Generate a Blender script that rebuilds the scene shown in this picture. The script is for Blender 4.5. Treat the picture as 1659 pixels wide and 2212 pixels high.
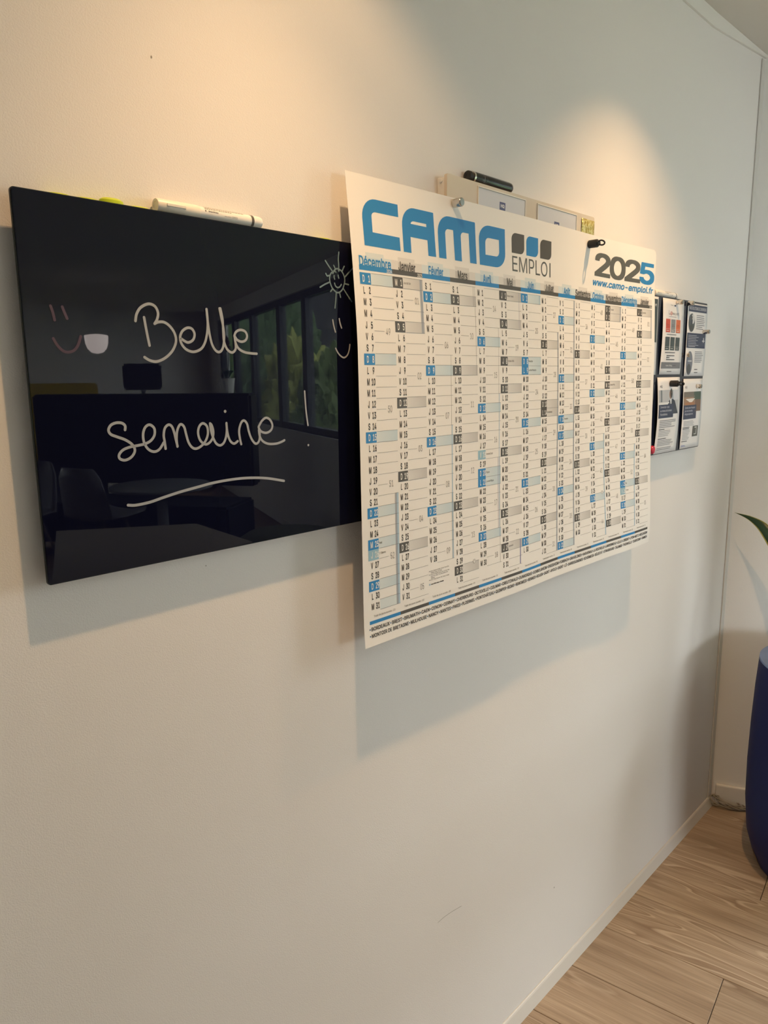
import bpy, bmesh, math, random, datetime
import numpy as np
from mathutils import Vector, Matrix
from mathutils.geometry import delaunay_2d_cdt
random.seed(7)
for o in list(bpy.data.objects): bpy.data.objects.remove(o, do_unlink=True)
C = bpy.context.scene.collection
SC = bpy.context.scene

# ------------------------------------------------------------------ camera
W, H, F = 1659., 2212., 1594.
CX, CY = W/2, H/2
def _unit(v):
    n = math.sqrt(sum(a*a for a in v)); return [a/n for a in v]
_v1 = (2367-CX, 797-CY); _a = 929-CX; _b = (-F*F-_v1[0]*_a)/_v1[1]
_X = _unit([_v1[0], _v1[1], F]); _D = _unit([_a, _b, F]); _Z = [-a for a in _D]
_Y = [_Z[1]*_X[2]-_Z[2]*_X[1], _Z[2]*_X[0]-_Z[0]*_X[2], _Z[0]*_X[1]-_Z[1]*_X[0]]
RW = (_X, _Y, _Z)                     # world = RW @ camera(x right, y down, z forward)
EYE = 1.46                            # eye height; wall plane lies WY in front of the camera
WY = .7916*EYE/1.45
CAM = Vector((0, 0, EYE))
cam_d = bpy.data.cameras.new('camera'); cam = bpy.data.objects.new('camera', cam_d); C.objects.link(cam)
cam_d.sensor_fit = 'VERTICAL'; cam_d.sensor_height = 36.; cam_d.lens = F/H*36.
cam_d.clip_start = .02; cam_d.clip_end = 200
cam.matrix_world = Matrix(((RW[0][0], -RW[0][1], -RW[0][2], CAM.x), (RW[1][0], -RW[1][1], -RW[1][2], CAM.y),
                           (RW[2][0], -RW[2][1], -RW[2][2], CAM.z), (0, 0, 0, 1)))
SC.camera = cam

# ------------------------------------------------------------------ world and exposure
wd = bpy.data.worlds.new('sky'); SC.world = wd; wd.use_nodes = True
bg = wd.node_tree.nodes['Background']
bg.inputs[0].default_value = (.96, .975, 1.0, 1); bg.inputs[1].default_value = 21.5
SC.view_settings.view_transform = 'Standard'; SC.view_settings.look = 'None'
SC.view_settings.gamma = 1; SC.view_settings.use_curve_mapping = False
SC.view_settings.exposure = -0.05
SPOT_WIDE, SPOT_CORE = 10.8, 38.
SPOT_COL = (1.0, .60, .28)

# ------------------------------------------------------------------ helpers
def ray(p):
    c = (p[0]-CX, p[1]-CY, F)
    return Vector([sum(RW[i][j]*c[j] for j in range(3)) for i in range(3)])
def at(p, off=0.):                    # photo pixel -> point on the plane `off` metres in front of the back wall
    r = ray(p); return CAM + r*((WY-off)/r.y)
def on_floor(p, z=0.):
    r = ray(p); return CAM + r*((z-EYE)/r.z)
def mirrored(p, t=None, z=None):      # photo pixel on the dark glass -> point of the room seen in it
    P = at(p, .020); r = ray(p).normalized(); r.y = -r.y
    if z is not None: t = (z-P.z)/r.z
    return P + r*t
def zr(reg, p):                       # coordinates read off an enlarged crop -> photo pixel
    s = reg[2]; return (reg[0]+p[0]*s, reg[1]+p[1]*s)

_m = {}
def S(r, g, b):                       # sRGB 0-255 -> linear
    f = lambda c: ((c/255+.055)/1.055)**2.4 if c > 10 else c/255/12.92
    return (f(r), f(g), f(b))
def mat(name, col=(.8, .8, .8), rough=.5, metal=0., spec=.5, emit=None, es=0., alpha=1., trans=0., noise=None, bump=None, coat=0., ior=1.5):
    if name in _m: return _m[name]
    m = bpy.data.materials.new(name); m.use_nodes = True; nt = m.node_tree; b = nt.nodes['Principled BSDF']
    b.inputs['Base Color'].default_value = (*col, 1); b.inputs['Roughness'].default_value = rough
    b.inputs['Metallic'].default_value = metal; b.inputs['Specular IOR Level'].default_value = spec
    b.inputs['IOR'].default_value = ior; b.inputs['Coat Weight'].default_value = coat
    b.inputs['Transmission Weight'].default_value = trans; b.inputs['Alpha'].default_value = alpha
    if emit: b.inputs['Emission Color'].default_value = (*emit, 1); b.inputs['Emission Strength'].default_value = es
    tc = nt.nodes.new('ShaderNodeTexCoord')
    if noise:                         # (scale, amount): gentle colour variation
        n = nt.nodes.new('ShaderNodeTexNoise'); n.inputs['Scale'].default_value = noise[0]; n.inputs['Detail'].default_value = 4
        nt.links.new(tc.outputs['Object'], n.inputs['Vector'])
        mx = nt.nodes.new('ShaderNodeMix'); mx.data_type = 'RGBA'
        mx.inputs[6].default_value = (*[c*(1-noise[1]) for c in col], 1); mx.inputs[7].default_value = (*[min(1, c*(1+noise[1])) for c in col], 1)
        nt.links.new(n.outputs['Fac'], mx.inputs[0]); nt.links.new(mx.outputs[2], b.inputs['Base Color'])
    if bump:                          # (scale, distance)
        n = nt.nodes.new('ShaderNodeTexNoise'); n.inputs['Scale'].default_value = bump[0]; n.inputs['Detail'].default_value = 3
        nt.links.new(tc.outputs['Object'], n.inputs['Vector'])
        bp = nt.nodes.new('ShaderNodeBump'); bp.inputs['Distance'].default_value = bump[1]; bp.inputs['Strength'].default_value = 1
        nt.links.new(n.outputs['Fac'], bp.inputs['Height']); nt.links.new(bp.outputs['Normal'], b.inputs['Normal'])
    _m[name] = m; return m

def link(name, me, m=None, parent=None, smooth=False):
    o = bpy.data.objects.new(name, me); C.objects.link(o)
    if m: me.materials.append(m)
    if parent: o.parent = parent; o.matrix_parent_inverse = parent.matrix_world.inverted() if False else Matrix.Translation(-parent.location)
    if smooth:
        me.polygons.foreach_set('use_smooth', [True]*len(me.polygons))
    return o
def pyd(name, v, f, m=None, parent=None, smooth=False):
    me = bpy.data.meshes.new(name); me.from_pydata([tuple(a) for a in v], [], f); me.update()
    return link(name, me, m, parent, smooth)
def bmo(name, bm, m=None, parent=None, smooth=False):
    me = bpy.data.meshes.new(name); bm.to_mesh(me); bm.free(); return link(name, me, m, parent, smooth)
def thing(name, label, cat, loc=(0, 0, 0), group=None):
    o = bpy.data.objects.new(name, None); C.objects.link(o); o.location = loc; o.empty_display_size = .05
    return tag(o, label, cat, group)
def tag(o, label, cat, group=None):
    o['label'] = label; o['category'] = cat
    if group: o['group'] = group
    return o
def struct(o): o['kind'] = 'structure'; return o
def bm_box(bm, lo, hi, bev=0., mtx=None, seg=2):
    c = [(a+b)/2 for a, b in zip(lo, hi)]; s = [b-a for a, b in zip(lo, hi)]
    r = bmesh.ops.create_cube(bm, size=1, matrix=Matrix.Translation(c) @ Matrix.Diagonal((*s, 1)))
    vs = r['verts']
    if bev:
        es = list({e for v in vs for e in v.link_edges})
        nv = bmesh.ops.bevel(bm, geom=es, offset=bev, segments=seg, affect='EDGES', profile=.5)
        vs = list({v for f in nv['faces'] for v in f.verts} | {v for v in vs if v.is_valid})
    if mtx: bmesh.ops.transform(bm, matrix=mtx, verts=[v for v in vs if v.is_valid])
def box(name, lo, hi, m, parent=None, bev=0., mtx=None):
    bm = bmesh.new(); bm_box(bm, lo, hi, bev, mtx); return bmo(name, bm, m, parent)
def frame_from(axis):
    z = Vector(axis).normalized(); x = z.orthogonal().normalized(); y = z.cross(x); return x, y, z
def lathe(name, prof, m, parent=None, base=(0, 0, 0), axis=(0, 0, 1), n=28, smooth=True, cap=True):
    x, y, z = frame_from(axis); B = Vector(base); v = []; f = []
    for (r, h) in prof:
        for k in range(n):
            a = 2*math.pi*k/n; v.append(B + x*(r*math.cos(a)) + y*(r*math.sin(a)) + z*h)
    for i in range(len(prof)-1):
        for k in range(n):
            k2 = (k+1) % n; f.append((i*n+k, i*n+k2, (i+1)*n+k2, (i+1)*n+k))
    if cap:
        f.append(tuple(range(n-1, -1, -1))); f.append(tuple((len(prof)-1)*n+k for k in range(n)))
    o = pyd(name, v, f, m, parent, smooth)
    if smooth:
        try: o.data.set_sharp_from_angle(angle=math.radians(40))
        except Exception: pass
    return o
def smooth_path(pts, sub=6, closed=False):
    P = [Vector(p) for p in pts]; n = len(P); out = []
    if n < 3: return P
    g = (lambda i: P[i % n]) if closed else (lambda i: P[max(0, min(n-1, i))])
    for i in range(n if closed else n-1):
        p0, p1, p2, p3 = g(i-1), g(i), g(i+1), g(i+2)
        for k in range(sub):
            t = k/sub
            out.append(.5*((2*p1)+(p2-p0)*t+(2*p0-5*p1+4*p2-p3)*t*t+(3*p1-p0-3*p2+p3)*t**3))
    if not closed: out.append(P[-1])
    return out
def tube(bm, pts, r, n=8, closed=False):
    N = len(pts); rings = []
    up = None
    for i, p in enumerate(pts):
        if closed: tdir = pts[(i+1) % N]-pts[i-1]
        else: tdir = pts[min(N-1, i+1)]-pts[max(0, i-1)]
        tdir = tdir.normalized()
        if up is None: up = tdir.orthogonal().normalized()
        up = (up-tdir*up.dot(tdir)).normalized(); y = tdir.cross(up)
        rr = r[i] if isinstance(r, (list, tuple)) else r
        rings.append([bm.verts.new(p+up*(rr*math.cos(2*math.pi*k/n))+y*(rr*math.sin(2*math.pi*k/n))) for k in range(n)])
    for i in range(N if closed else N-1):
        a, b = rings[i], rings[(i+1) % N]
        for k in range(n): bm.faces.new((a[k], a[(k+1) % n], b[(k+1) % n], b[k]))
    if not closed: bm.faces.new(rings[0][::-1]); bm.faces.new(rings[-1])
def tube_obj(name, pts, r, m, parent=None, n=8, closed=False):
    bm = bmesh.new(); tube(bm, [Vector(p) for p in pts], r, n, closed); return bmo(name, bm, m, parent, True)

# flat print -------------------------------------------------------
_txt = {}
def grotesque():                      # Blender's own interface typeface; falls back to its default font
    try:
        import os
        return bpy.data.fonts.load(os.path.join(bpy.utils.system_resource('DATAFILES'), 'fonts', 'Inter.woff2'))
    except Exception: return None
FONT = grotesque()
def text2d(s, offset=0., shear=0., res=2):
    """outline of a string as (verts2d, faces, xmin, xmax); em = 1, baseline 0"""
    k = (s, offset, shear, res)
    if k in _txt: return _txt[k]
    cu = bpy.data.curves.new('t', 'FONT'); cu.body = s; cu.size = 1; cu.offset = offset; cu.shear = shear; cu.resolution_u = res; cu.fill_mode = 'NONE'
    if FONT: cu.font = FONT
    o = bpy.data.objects.new('t', cu); C.objects.link(o)
    dg = bpy.context.evaluated_depsgraph_get(); me = bpy.data.meshes.new_from_object(o.evaluated_get(dg))
    pv = [Vector((q.co.x, q.co.y)) for q in me.vertices]; pe_ = [tuple(e.vertices) for e in me.edges]
    bpy.data.objects.remove(o); bpy.data.curves.remove(cu); bpy.data.meshes.remove(me)
    v, f = [], []
    if pv:
        r_ = delaunay_2d_cdt(pv, pe_, [], 1, 1e-6); v = [(q.x, q.y) for q in r_[0]]; f = [tuple(q) for q in r_[2]]
        E_ = np.array([(pv[i].x, pv[i].y, pv[j].x, pv[j].y) for i, j in pe_])
        T_ = np.array([[sum(v[i][k] for i in q)/3 for k in (0, 1)] for q in f])
        up = (E_[None, :, 1] > T_[:, None, 1]) != (E_[None, :, 3] > T_[:, None, 1])
        den = np.where(np.abs(E_[:, 3]-E_[:, 1]) < 1e-12, 1e-12, E_[:, 3]-E_[:, 1])
        xc = E_[None, :, 0]+(T_[:, None, 1]-E_[None, :, 1])*((E_[:, 2]-E_[:, 0])/den)[None]
        odd = ((up & (xc > T_[:, None, 0])).sum(1) % 2) == 1       # even-odd rule keeps the counters open
        f = [q for q, k in zip(f, odd) if k]
    xs = [a[0] for a in v] or [0]; ys = [a[1] for a in v] or [0]
    _txt[k] = (v, f, min(xs), max(xs), min(ys), max(ys)); return _txt[k]
def fill2d(loops):
    """fill closed outlines (holes allowed) -> verts2d, faces"""
    cu = bpy.data.curves.new('t', 'CURVE'); cu.dimensions = '2D'; cu.fill_mode = 'BOTH'
    for lp in loops:
        sp = cu.splines.new('POLY'); sp.points.add(len(lp)-1); sp.use_cyclic_u = True
        for q, (a, b) in zip(sp.points, lp): q.co = (a, b, 0, 1)
    o = bpy.data.objects.new('t', cu); C.objects.link(o)
    dg = bpy.context.evaluated_depsgraph_get(); me = bpy.data.meshes.new_from_object(o.evaluated_get(dg))
    v = [(a.co.x, a.co.y) for a in me.vertices]; f = [tuple(p.vertices) for p in me.polygons]
    bpy.data.objects.remove(o); bpy.data.curves.remove(cu); bpy.data.meshes.remove(me)
    return v, f
CAPH = None
def cap():
    global CAPH
    if CAPH is None: CAPH = text2d('H')[5]
    return CAPH
class Print:
    """flat print in sheet coordinates; colours ride along as a colour attribute"""
    def __init__(s, step=0.): s.v = []; s.f = []; s.c = []; s.lift = 0.; s.step = step     # step: each later print lies a hair higher
    def add(s, v, f, col):
        n = len(s.v); s.v += [(a[0], a[1], (a[2] if len(a) > 2 else 0.)+s.lift) for a in v]; s.lift += s.step
        s.f += [tuple(i+n for i in q) for q in f]; s.c += (col if isinstance(col, list) else [col]*len(v))
    def quad(s, x0, y0, x1, y1, col, col2=None):
        s.add([(x0, y0), (x1, y0), (x1, y1), (x0, y1)], [(0, 1, 2, 3)], [col, col2 or col, col2 or col, col])
    def text(s, t, x, y, h, col, w=None, xs=1., align='l', offset=0., shear=0., res=2):
        """cap height h; w = total width, else xs = width factor"""
        v, f, a, b, _, _ = text2d(t, 0., shear, res)
        if not v: return
        sy = h/cap(); sx = (w/(b-a)) if w else sy*xs
        wd = (b-a)*sx; x0 = x if align == 'l' else (x-wd/2 if align == 'c' else x-wd)
        # heavier weights: the outline is overprinted with tiny shifts, each copy a hair higher
        ring = [(0, 0)]+([] if offset <= 0 else [(i_, j_) for i_ in (-1, 0, 1) for j_ in (-1, 0, 1) if i_ or j_] if offset < .02 else [(i_/2, j_/2) for i_ in range(-2, 3) for j_ in range(-2, 3) if abs(i_) == 2 or abs(j_) == 2])
        for i, (dx, dy) in enumerate(ring):
            s.add([(x0+(p-a)*sx+dx*offset*sx, y+q*sy+dy*offset*sy, i*6e-6) for p, q in v], f, col)
    def ellipse(s, cx, cy, rx, ry, col, n=24):
        s.add([(cx+rx*math.cos(2*math.pi*k/n), cy+ry*math.sin(2*math.pi*k/n)) for k in range(n)], [tuple(range(n))], col)
    def build(s, name, fn, m, parent, cut=None):
        me = bpy.data.meshes.new(name); me.from_pydata([(a[0], a[1], a[2] if len(a) > 2 else 0) for a in s.v], [], s.f)
        at_ = me.color_attributes.new('ink', 'FLOAT_COLOR', 'POINT')
        for i, c in enumerate(s.c): at_.data[i].color = (*c, 1)
        if cut:
            bm = bmesh.new(); bm.from_mesh(me)
            for ax, vals in cut:
                for t in vals:
                    co = (t, 0, 0) if ax == 0 else (0, t, 0); no = (1, 0, 0) if ax == 0 else (0, 1, 0)
                    bmesh.ops.bisect_plane(bm, geom=bm.verts[:]+bm.edges[:]+bm.faces[:], plane_co=co, plane_no=no, dist=1e-7)
            bm.to_mesh(me); bm.free()
        for v in me.vertices: v.co = fn(v.co.x, v.co.y)-Vector((0, v.co.z, 0))
        me.update(); return link(name, me, m, parent)
def ink_mat(name, rough):
    m = mat(name, (1, 1, 1), rough); nt = m.node_tree
    a = nt.nodes.new('ShaderNodeAttribute'); a.attribute_name = 'ink'
    nt.links.new(a.outputs['Color'], nt.nodes['Principled BSDF'].inputs['Base Color']); return m
INK = ink_mat('printed_ink', .55); INK_GLOSS = ink_mat('printed_ink_gloss', .3)

# ------------------------------------------------------------------ materials
WALL = mat('wall_paint', (.80, .78, .765), .62, spec=.25, noise=(1.3, .015), bump=(600, .0003))
WALL_SMOOTH = mat('wall_paint_smooth', (.79, .775, .755), .55, spec=.3, bump=(200, .0003))
TRIM = mat('trim_paint', (.80, .79, .76), .4)
CEIL = mat('ceiling_paint', (.74, .72, .68), .8)
NAVY = mat('navy_glass', (.0036, .0045, .0155), .012, spec=.26)
GLASS_EDGE = mat('glass_edge', (.022, .028, .030), .35, spec=.3)
CREAM_GLASS = mat('cream_glass', (.70, .62, .52), .06)
WHITE_PL = mat('white_plastic', (.82, .81, .78), .38)
BLACK_PL = mat('black_plastic', (.012, .012, .013), .3)
BLACK_MATTE = mat('black_rubber', (.014, .014, .015), .55)
STEEL = mat('brushed_steel', (.62, .58, .53), .22, metal=1.)
CHROME = mat('polished_steel', (.78, .72, .64), .12, metal=1.)
PAPER = mat('paper', (.86, .845, .82), .75, spec=.2)
DOC = mat('document_paper', (.78, .78, .80), .42)
LIME = mat('lime_plastic', (.50, .62, .02), .3)

# ------------------------------------------------------------------ room shell
CO = Vector((2.465, WY, 0)); EA = math.radians(-67.)
ED = Vector((math.cos(EA), math.sin(EA), 0)); EN = Vector((ED.y, -ED.x, 0))   # along the end wall / into the room
ZC = 2.346; YF = -7.5; XLEFT = -2.6
S_END = (WY-YF)/-ED.y
PE = CO + ED*S_END
def end_pt(s, n, z): q = CO+ED*s+EN*n; return Vector((q.x, q.y, z))

# back wall carrying the boards; its top edge rises towards the corner
v = [(XLEFT, WY, 0), (CO.x, WY, 0), (CO.x, WY, 2.357), (2.057, WY, ZC), (XLEFT, WY, ZC)]
v += [(a, b+.12, c) for a, b, c in v]
struct(pyd('wall_back', v, [(0, 1, 2, 3, 4), (9, 8, 7, 6, 5)]+[(i, i+5, (i+1) % 5+5, (i+1) % 5) for i in range(5)], WALL))

# small marks on the paint
MARK = mat('scuff', (.30, .28, .25), .8); wb = C.objects['wall_back']
for p_, r_ in (((445, 1222), .0007), ((1197, 1917), .0016), ((327, 123), .0010)):
    c_ = at(p_, .00035); o_ = pyd('scuff_mark', [(c_.x+r_*math.cos(k*math.pi/4), c_.y, c_.z+r_*1.5*math.sin(k*math.pi/4)) for k in range(8)], [tuple(range(8))], MARK, wb)
sp_ = [at(p_, .0003) for p_ in ((946, 1993), (958, 1982), (975, 1970), (997, 1957))]
pyd('scuff_mark', [q_+Vector((0, 0, dz_)) for q_ in sp_ for dz_ in (-.0004, .0004)], [(2*i, 2*i+2, 2*i+3, 2*i+1) for i in range(3)], MARK, wb)

def wall_with_opening(name, P0, D, N, L, hgt, openings, m, th=.14):
    """wall along D from P0, opening list (s0, s1, z0, z1) sorted along s; N points into the room"""
    bm = bmesh.new(); B = Matrix(((D.x, N.x, 0, P0.x), (D.y, N.y, 0, P0.y), (0, 0, 1, 0), (0, 0, 0, 1)))
    s = 0
    for (a, b, z0, z1) in openings:
        if a > s: bm_box(bm, (s, -th, 0), (a, 0, hgt), 0, B)
        bm_box(bm, (a, -th, 0), (b, 0, z0), 0, B); bm_box(bm, (a, -th, z1), (b, 0, hgt), 0, B); s = b
    if s < L: bm_box(bm, (s, -th, 0), (L, 0, hgt), 0, B)
    bmesh.ops.recalc_face_normals(bm, faces=bm.faces[:])
    return struct(bmo(name, bm, m)), B
win_s = [3.42, 4.66, 4.94, 5.96, 7.1]
ow = [(.95, 8.3, .98, 2.2)]
wall_right, MB = wall_with_opening('wall_right', CO, ED, EN, S_END, 2.36, ow, mat('wall_paint_white', (.875, .87, .865), .55, spec=.3, bump=(200, .0003)))
XF = PE.x
FWIN = (2.6, 8.2, .95, 2.2)          # window band in the far wall, measured from its right end
wall_front, MF = wall_with_opening('wall_front', Vector((PE.x, YF, 0)), Vector((-1, 0, 0)), Vector((0, 1, 0)), PE.x-XLEFT, 2.36, [FWIN], WALL_SMOOTH)
wall_left, ML = wall_with_opening('wall_left', Vector((XLEFT, YF, 0)), Vector((0, 1, 0)), Vector((1, 0, 0)), WY-YF, 2.36, [], WALL_SMOOTH)

# unseen wall added behind the camera to shade the left from the far windows
struct(box('added_shade_wall', (XLEFT+.001, -1.75, -.004), (1.18, -1.6, ZC-.001), WALL_SMOOTH))

# ceiling: flat, with a facet that lifts towards the corner
kx = 2.057
k2 = Vector((kx+PE.x-CO.x, YF, ZC))
cv = [(XLEFT, WY, ZC), (XLEFT, YF, ZC), (k2.x, YF, ZC), (kx, WY, ZC), (CO.x, WY, 2.357), (PE.x, YF, 2.357)]
cf = [(0, 3, 2, 1), (3, 4, 5, 2)]
cv += [(a, b, c+.08) for a, b, c in cv]
cf += [tuple(i+6 for i in q[::-1]) for q in cf]
struct(pyd('ceiling', cv, cf, CEIL))
# pale cover strip along the top of the back wall
sv = []
for x, z, zt_ in ((XLEFT, 2.316, ZC-.0003), (kx, 2.3135, ZC-.0003), (CO.x-.006, 2.352, 2.3565)):
    sv += [(x, WY-.0003, z), (x, WY-.005, z+.001), (x, WY-.009, zt_), (x, WY-.0003, zt_)]
struct(pyd('trim_1', sv, [(0, 4, 5, 1), (1, 5, 6, 2), (2, 6, 7, 3), (3, 7, 4, 0), (4, 8, 9, 5), (5, 9, 10, 6), (6, 10, 11, 7), (7, 11, 8, 4), (0, 1, 2, 3), (11, 10, 9, 8)], TRIM))
# corner strip, thin skirting of the back wall, taller skirting of the end wall
SKIRT = mat('skirting_paint', (.64, .625, .60), .42)
struct(box('trim_2', (2.428, WY-.004, .031), (2.455, WY-.0003, 2.345), SKIRT, bev=.0012))
bv = [(x_, WY-o_, z_) for x_ in (XLEFT, 2.455) for o_, z_ in ((.0003, 0), (.0145, 0), (.0060, .027), (.0040, .030), (.0026, .031), (.0003, .031))]
struct(pyd('baseboard_back', bv, [tuple(range(5, -1, -1)), tuple(range(6, 12))]+[(i, (i+1) % 6, (i+1) % 6+6, i+6) for i in range(6)], SKIRT))
struct(box('baseboard_right', (.012, .0005, .003), (5.4, .014, .073), TRIM, bev=.004, mtx=MB))

# floor: slab, then the planks one by one near the camera
PD = Vector((math.cos(math.radians(-83)), math.sin(math.radians(-83)), 0)); PV = Vector((-PD.y, PD.x, 0))
def wood():
    m = bpy.data.materials.new('oak_plank'); m.use_nodes = True; nt = m.node_tree; N = nt.nodes.new; Lk = nt.links.new
    b = nt.nodes['Principled BSDF']; b.inputs['Roughness'].default_value = .42; b.inputs['Specular IOR Level'].default_value = .4
    tc = N('ShaderNodeTexCoord'); oi = N('ShaderNodeObjectInfo')
    ad = N('ShaderNodeVectorMath'); ad.operation = 'ADD'
    sc_ = N('ShaderNodeVectorMath'); sc_.operation = 'SCALE'; sc_.inputs[3].default_value = 37.
    cb = N('ShaderNodeCombineXYZ')
    for i in range(3): Lk(oi.outputs['Random'], cb.inputs[i])
    Lk(cb.outputs[0], sc_.inputs[0]); Lk(tc.outputs['Object'], ad.inputs[0]); Lk(sc_.outputs[0], ad.inputs[1])
    def noise(scale, detail, dist=0.):
        mp = N('ShaderNodeMapping'); mp.inputs['Scale'].default_value = scale; Lk(ad.outputs[0], mp.inputs['Vector'])
        n = N('ShaderNodeTexNoise'); n.inputs['Scale'].default_value = 1; n.inputs['Detail'].default_value = detail; n.inputs['Distortion'].default_value = dist
        Lk(mp.outputs[0], n.inputs['Vector']); return n
    def math_(op, a, b_=None, c=None):
        n = N('ShaderNodeMath'); n.operation = op
        for i, q in enumerate((a, b_, c)):
            if q is None: continue
            if isinstance(q, (int, float)): n.inputs[i].default_value = q
            else: Lk(q, n.inputs[i])
        return n.outputs[0]
    def ramp(fac, stops):
        n = N('ShaderNodeValToRGB'); e = n.color_ramp.elements
        while len(e) < len(stops): e.new(.5)
        for q, (p, c) in zip(e, stops): q.position = p; q.color = (*c, 1)
        Lk(fac, n.inputs[0]); return n.outputs[0]
    big = noise((1.5, 12, 1), 1.0, .35); fine = noise((7, 260, 1), 4); mid = noise((3, 30, 1), 3); tone = noise((.8, 4, 1), 2)
    mask = noise((1.1, 5.5, 1), 1)
    band = math_('FRACT', math_('MULTIPLY', big.outputs['Fac'], 11.))
    line = ramp(band, [(0, (0, 0, 0)), (.80, (0, 0, 0)), (.90, (1, 1, 1)), (.94, (.7, .7, .7)), (1, (0, 0, 0))])
    dark = ramp(band, [(0, (0, 0, 0)), (.55, (0, 0, 0)), (.80, (1, 1, 1)), (.84, (0, 0, 0))])
    msk = ramp(mask.outputs['Fac'], [(.46, (0, 0, 0)), (.56, (1, 1, 1))])
    base = ramp(mid.outputs['Fac'], [(.25, S(143, 124, 105)), (.5, S(166, 147, 127)), (.75, S(184, 166, 146))])
    mx = N('ShaderNodeMix'); mx.data_type = 'RGBA'; mx.blend_type = 'MULTIPLY'; mx.inputs[0].default_value = .55
    Lk(base, mx.inputs[6]); Lk(ramp(fine.outputs['Fac'], [(.3, (.66, .64, .62)), (.7, (1.2, 1.18, 1.15))]), mx.inputs[7])
    mx2 = N('ShaderNodeMix'); mx2.data_type = 'RGBA'; mx2.blend_type = 'MIX'
    lf = math_('MULTIPLY', math_('MULTIPLY', msk, line), .62); dk_ = N('ShaderNodeMix'); dk_.data_type = 'RGBA'; dk_.inputs[7].default_value = (*S(122, 98, 78), 1); Lk(math_('MULTIPLY', math_('MULTIPLY', msk, dark), .55), dk_.inputs[0]); Lk(mx.outputs[2], dk_.inputs[6]); Lk(lf, mx2.inputs[0]); Lk(dk_.outputs[2], mx2.inputs[6]); mx2.inputs[7].default_value = (*S(206, 188, 168), 1)
    mx3 = N('ShaderNodeMix'); mx3.data_type = 'RGBA'; mx3.blend_type = 'MULTIPLY'; mx3.inputs[0].default_value = .6
    Lk(mx2.outputs[2], mx3.inputs[6]); Lk(ramp(tone.outputs['Fac'], [(.3, (.78, .76, .74)), (.7, (1.12, 1.12, 1.12))]), mx3.inputs[7])
    Lk(mx3.outputs[2], b.inputs['Base Color'])
    bp = N('ShaderNodeBump'); bp.inputs['Distance'].default_value = .0004; bp.inputs['Strength'].default_value = .6
    Lk(fine.outputs['Fac'], bp.inputs['Height']); Lk(bp.outputs['Normal'], b.inputs['Normal'])
    return m
WOOD = wood()
floor = struct(pyd('floor', [(XLEFT, WY+.1, -.0075), (CO.x+.1, WY+.1, -.0075), (PE.x+.1, YF, -.0075), (XLEFT, YF, -.0075),
                             (XLEFT, WY+.1, -.1), (CO.x+.1, WY+.1, -.1), (PE.x+.1, YF, -.1), (XLEFT, YF, -.1)],
                   [(0, 3, 2, 1), (4, 5, 6, 7), (0, 1, 5, 4), (1, 2, 6, 5), (2, 3, 7, 6), (3, 0, 4, 7)], mat('floor_base', S(150, 120, 92), .5, noise=(2, .2))))
pyd('underlay', [(-2.5, WY-.01, -.0073), (CO.x+.05, WY-.01, -.0073), (3.9, -3., -.0073), (-2.5, -3., -.0073)], [(0, 3, 2, 1)], mat('seam_dark', (.02, .014, .01), .9), floor)
PWD, PL = .1772, 1.24
v_ref = PV.dot(Vector((1.668, .788, 0))); u_ref = PD.dot(Vector((1.704, .489, 0)))
bmp = bmesh.new(); bm_box(bmp, (0, .0007, -.0072), (PL-.0014, PWD-.0007, 0), .0010, seg=1)
plank_me = bpy.data.meshes.new('plank'); bmp.to_mesh(plank_me); bmp.free(); plank_me.materials.append(WOOD)
PMAT = Matrix(((PD.x, PV.x, 0, 0), (PD.y, PV.y, 0, 0), (0, 0, 1, 0), (0, 0, 0, 1)))
joint = {4: .66, 5: .6, 6: .55, -1: 0., 0: .62, 1: .45, 2: .02, -2: .41, -3: -.22, 3: .62}
first = True
room_poly = [(XLEFT, WY), (CO.x, WY), (PE.x, YF), (XLEFT, YF)]
for k in range(-20, 19):
    jo = u_ref + joint.get(k, ((k*.377) % 1.)*PL)
    for j in range(-2, 6):
        u0 = jo + (j-1)*PL; v0 = v_ref + k*PWD
        c = PD*(u0+PL/2)+PV*(v0+PWD/2); e = PD*(u0+PL)+PV*(v0+PWD/2); st = PD*u0+PV*(v0+PWD/2)
        if e.y > WY-.002 or st.y < YF+.3: 
            if e.y > WY+PL or st.y < YF+.3: continue
        if st.y < -3.4: continue
        xmax = lambda y: CO.x+(WY-y)*(-ED.x/ED.y)
        if st.y > WY:                                   # cut to the wall
            pass
        if min(st.x, e.x) < XLEFT+.1: continue
        u0c = u0; L_ = PL
        if st.y > WY-.004:
            dlt = (st.y-(WY-.004))/-PD.y; u0c += dlt; L_ -= dlt
            if L_ < .03: continue
        st2 = PD*u0c+PV*(v0+PWD/2)
        if PD.dot(Vector((1,0,0))) < 0 or st2.x-PWD > xmax(st2.y): continue
        if abs(L_-PL) < 1e-6: me = plank_me
        else:
            b2 = bmesh.new(); bm_box(b2, (0, .0007, -.0072), (L_-.0014, PWD-.0007, 0), .0010, seg=1)
            me = bpy.data.meshes.new('plank'); b2.to_mesh(me); b2.free(); me.materials.append(WOOD)
        o = bpy.data.objects.new('plank', me); C.objects.link(o); o.parent = floor
        o.matrix_world = Matrix.Translation(PD*u0c+PV*v0) @ PMAT

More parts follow.
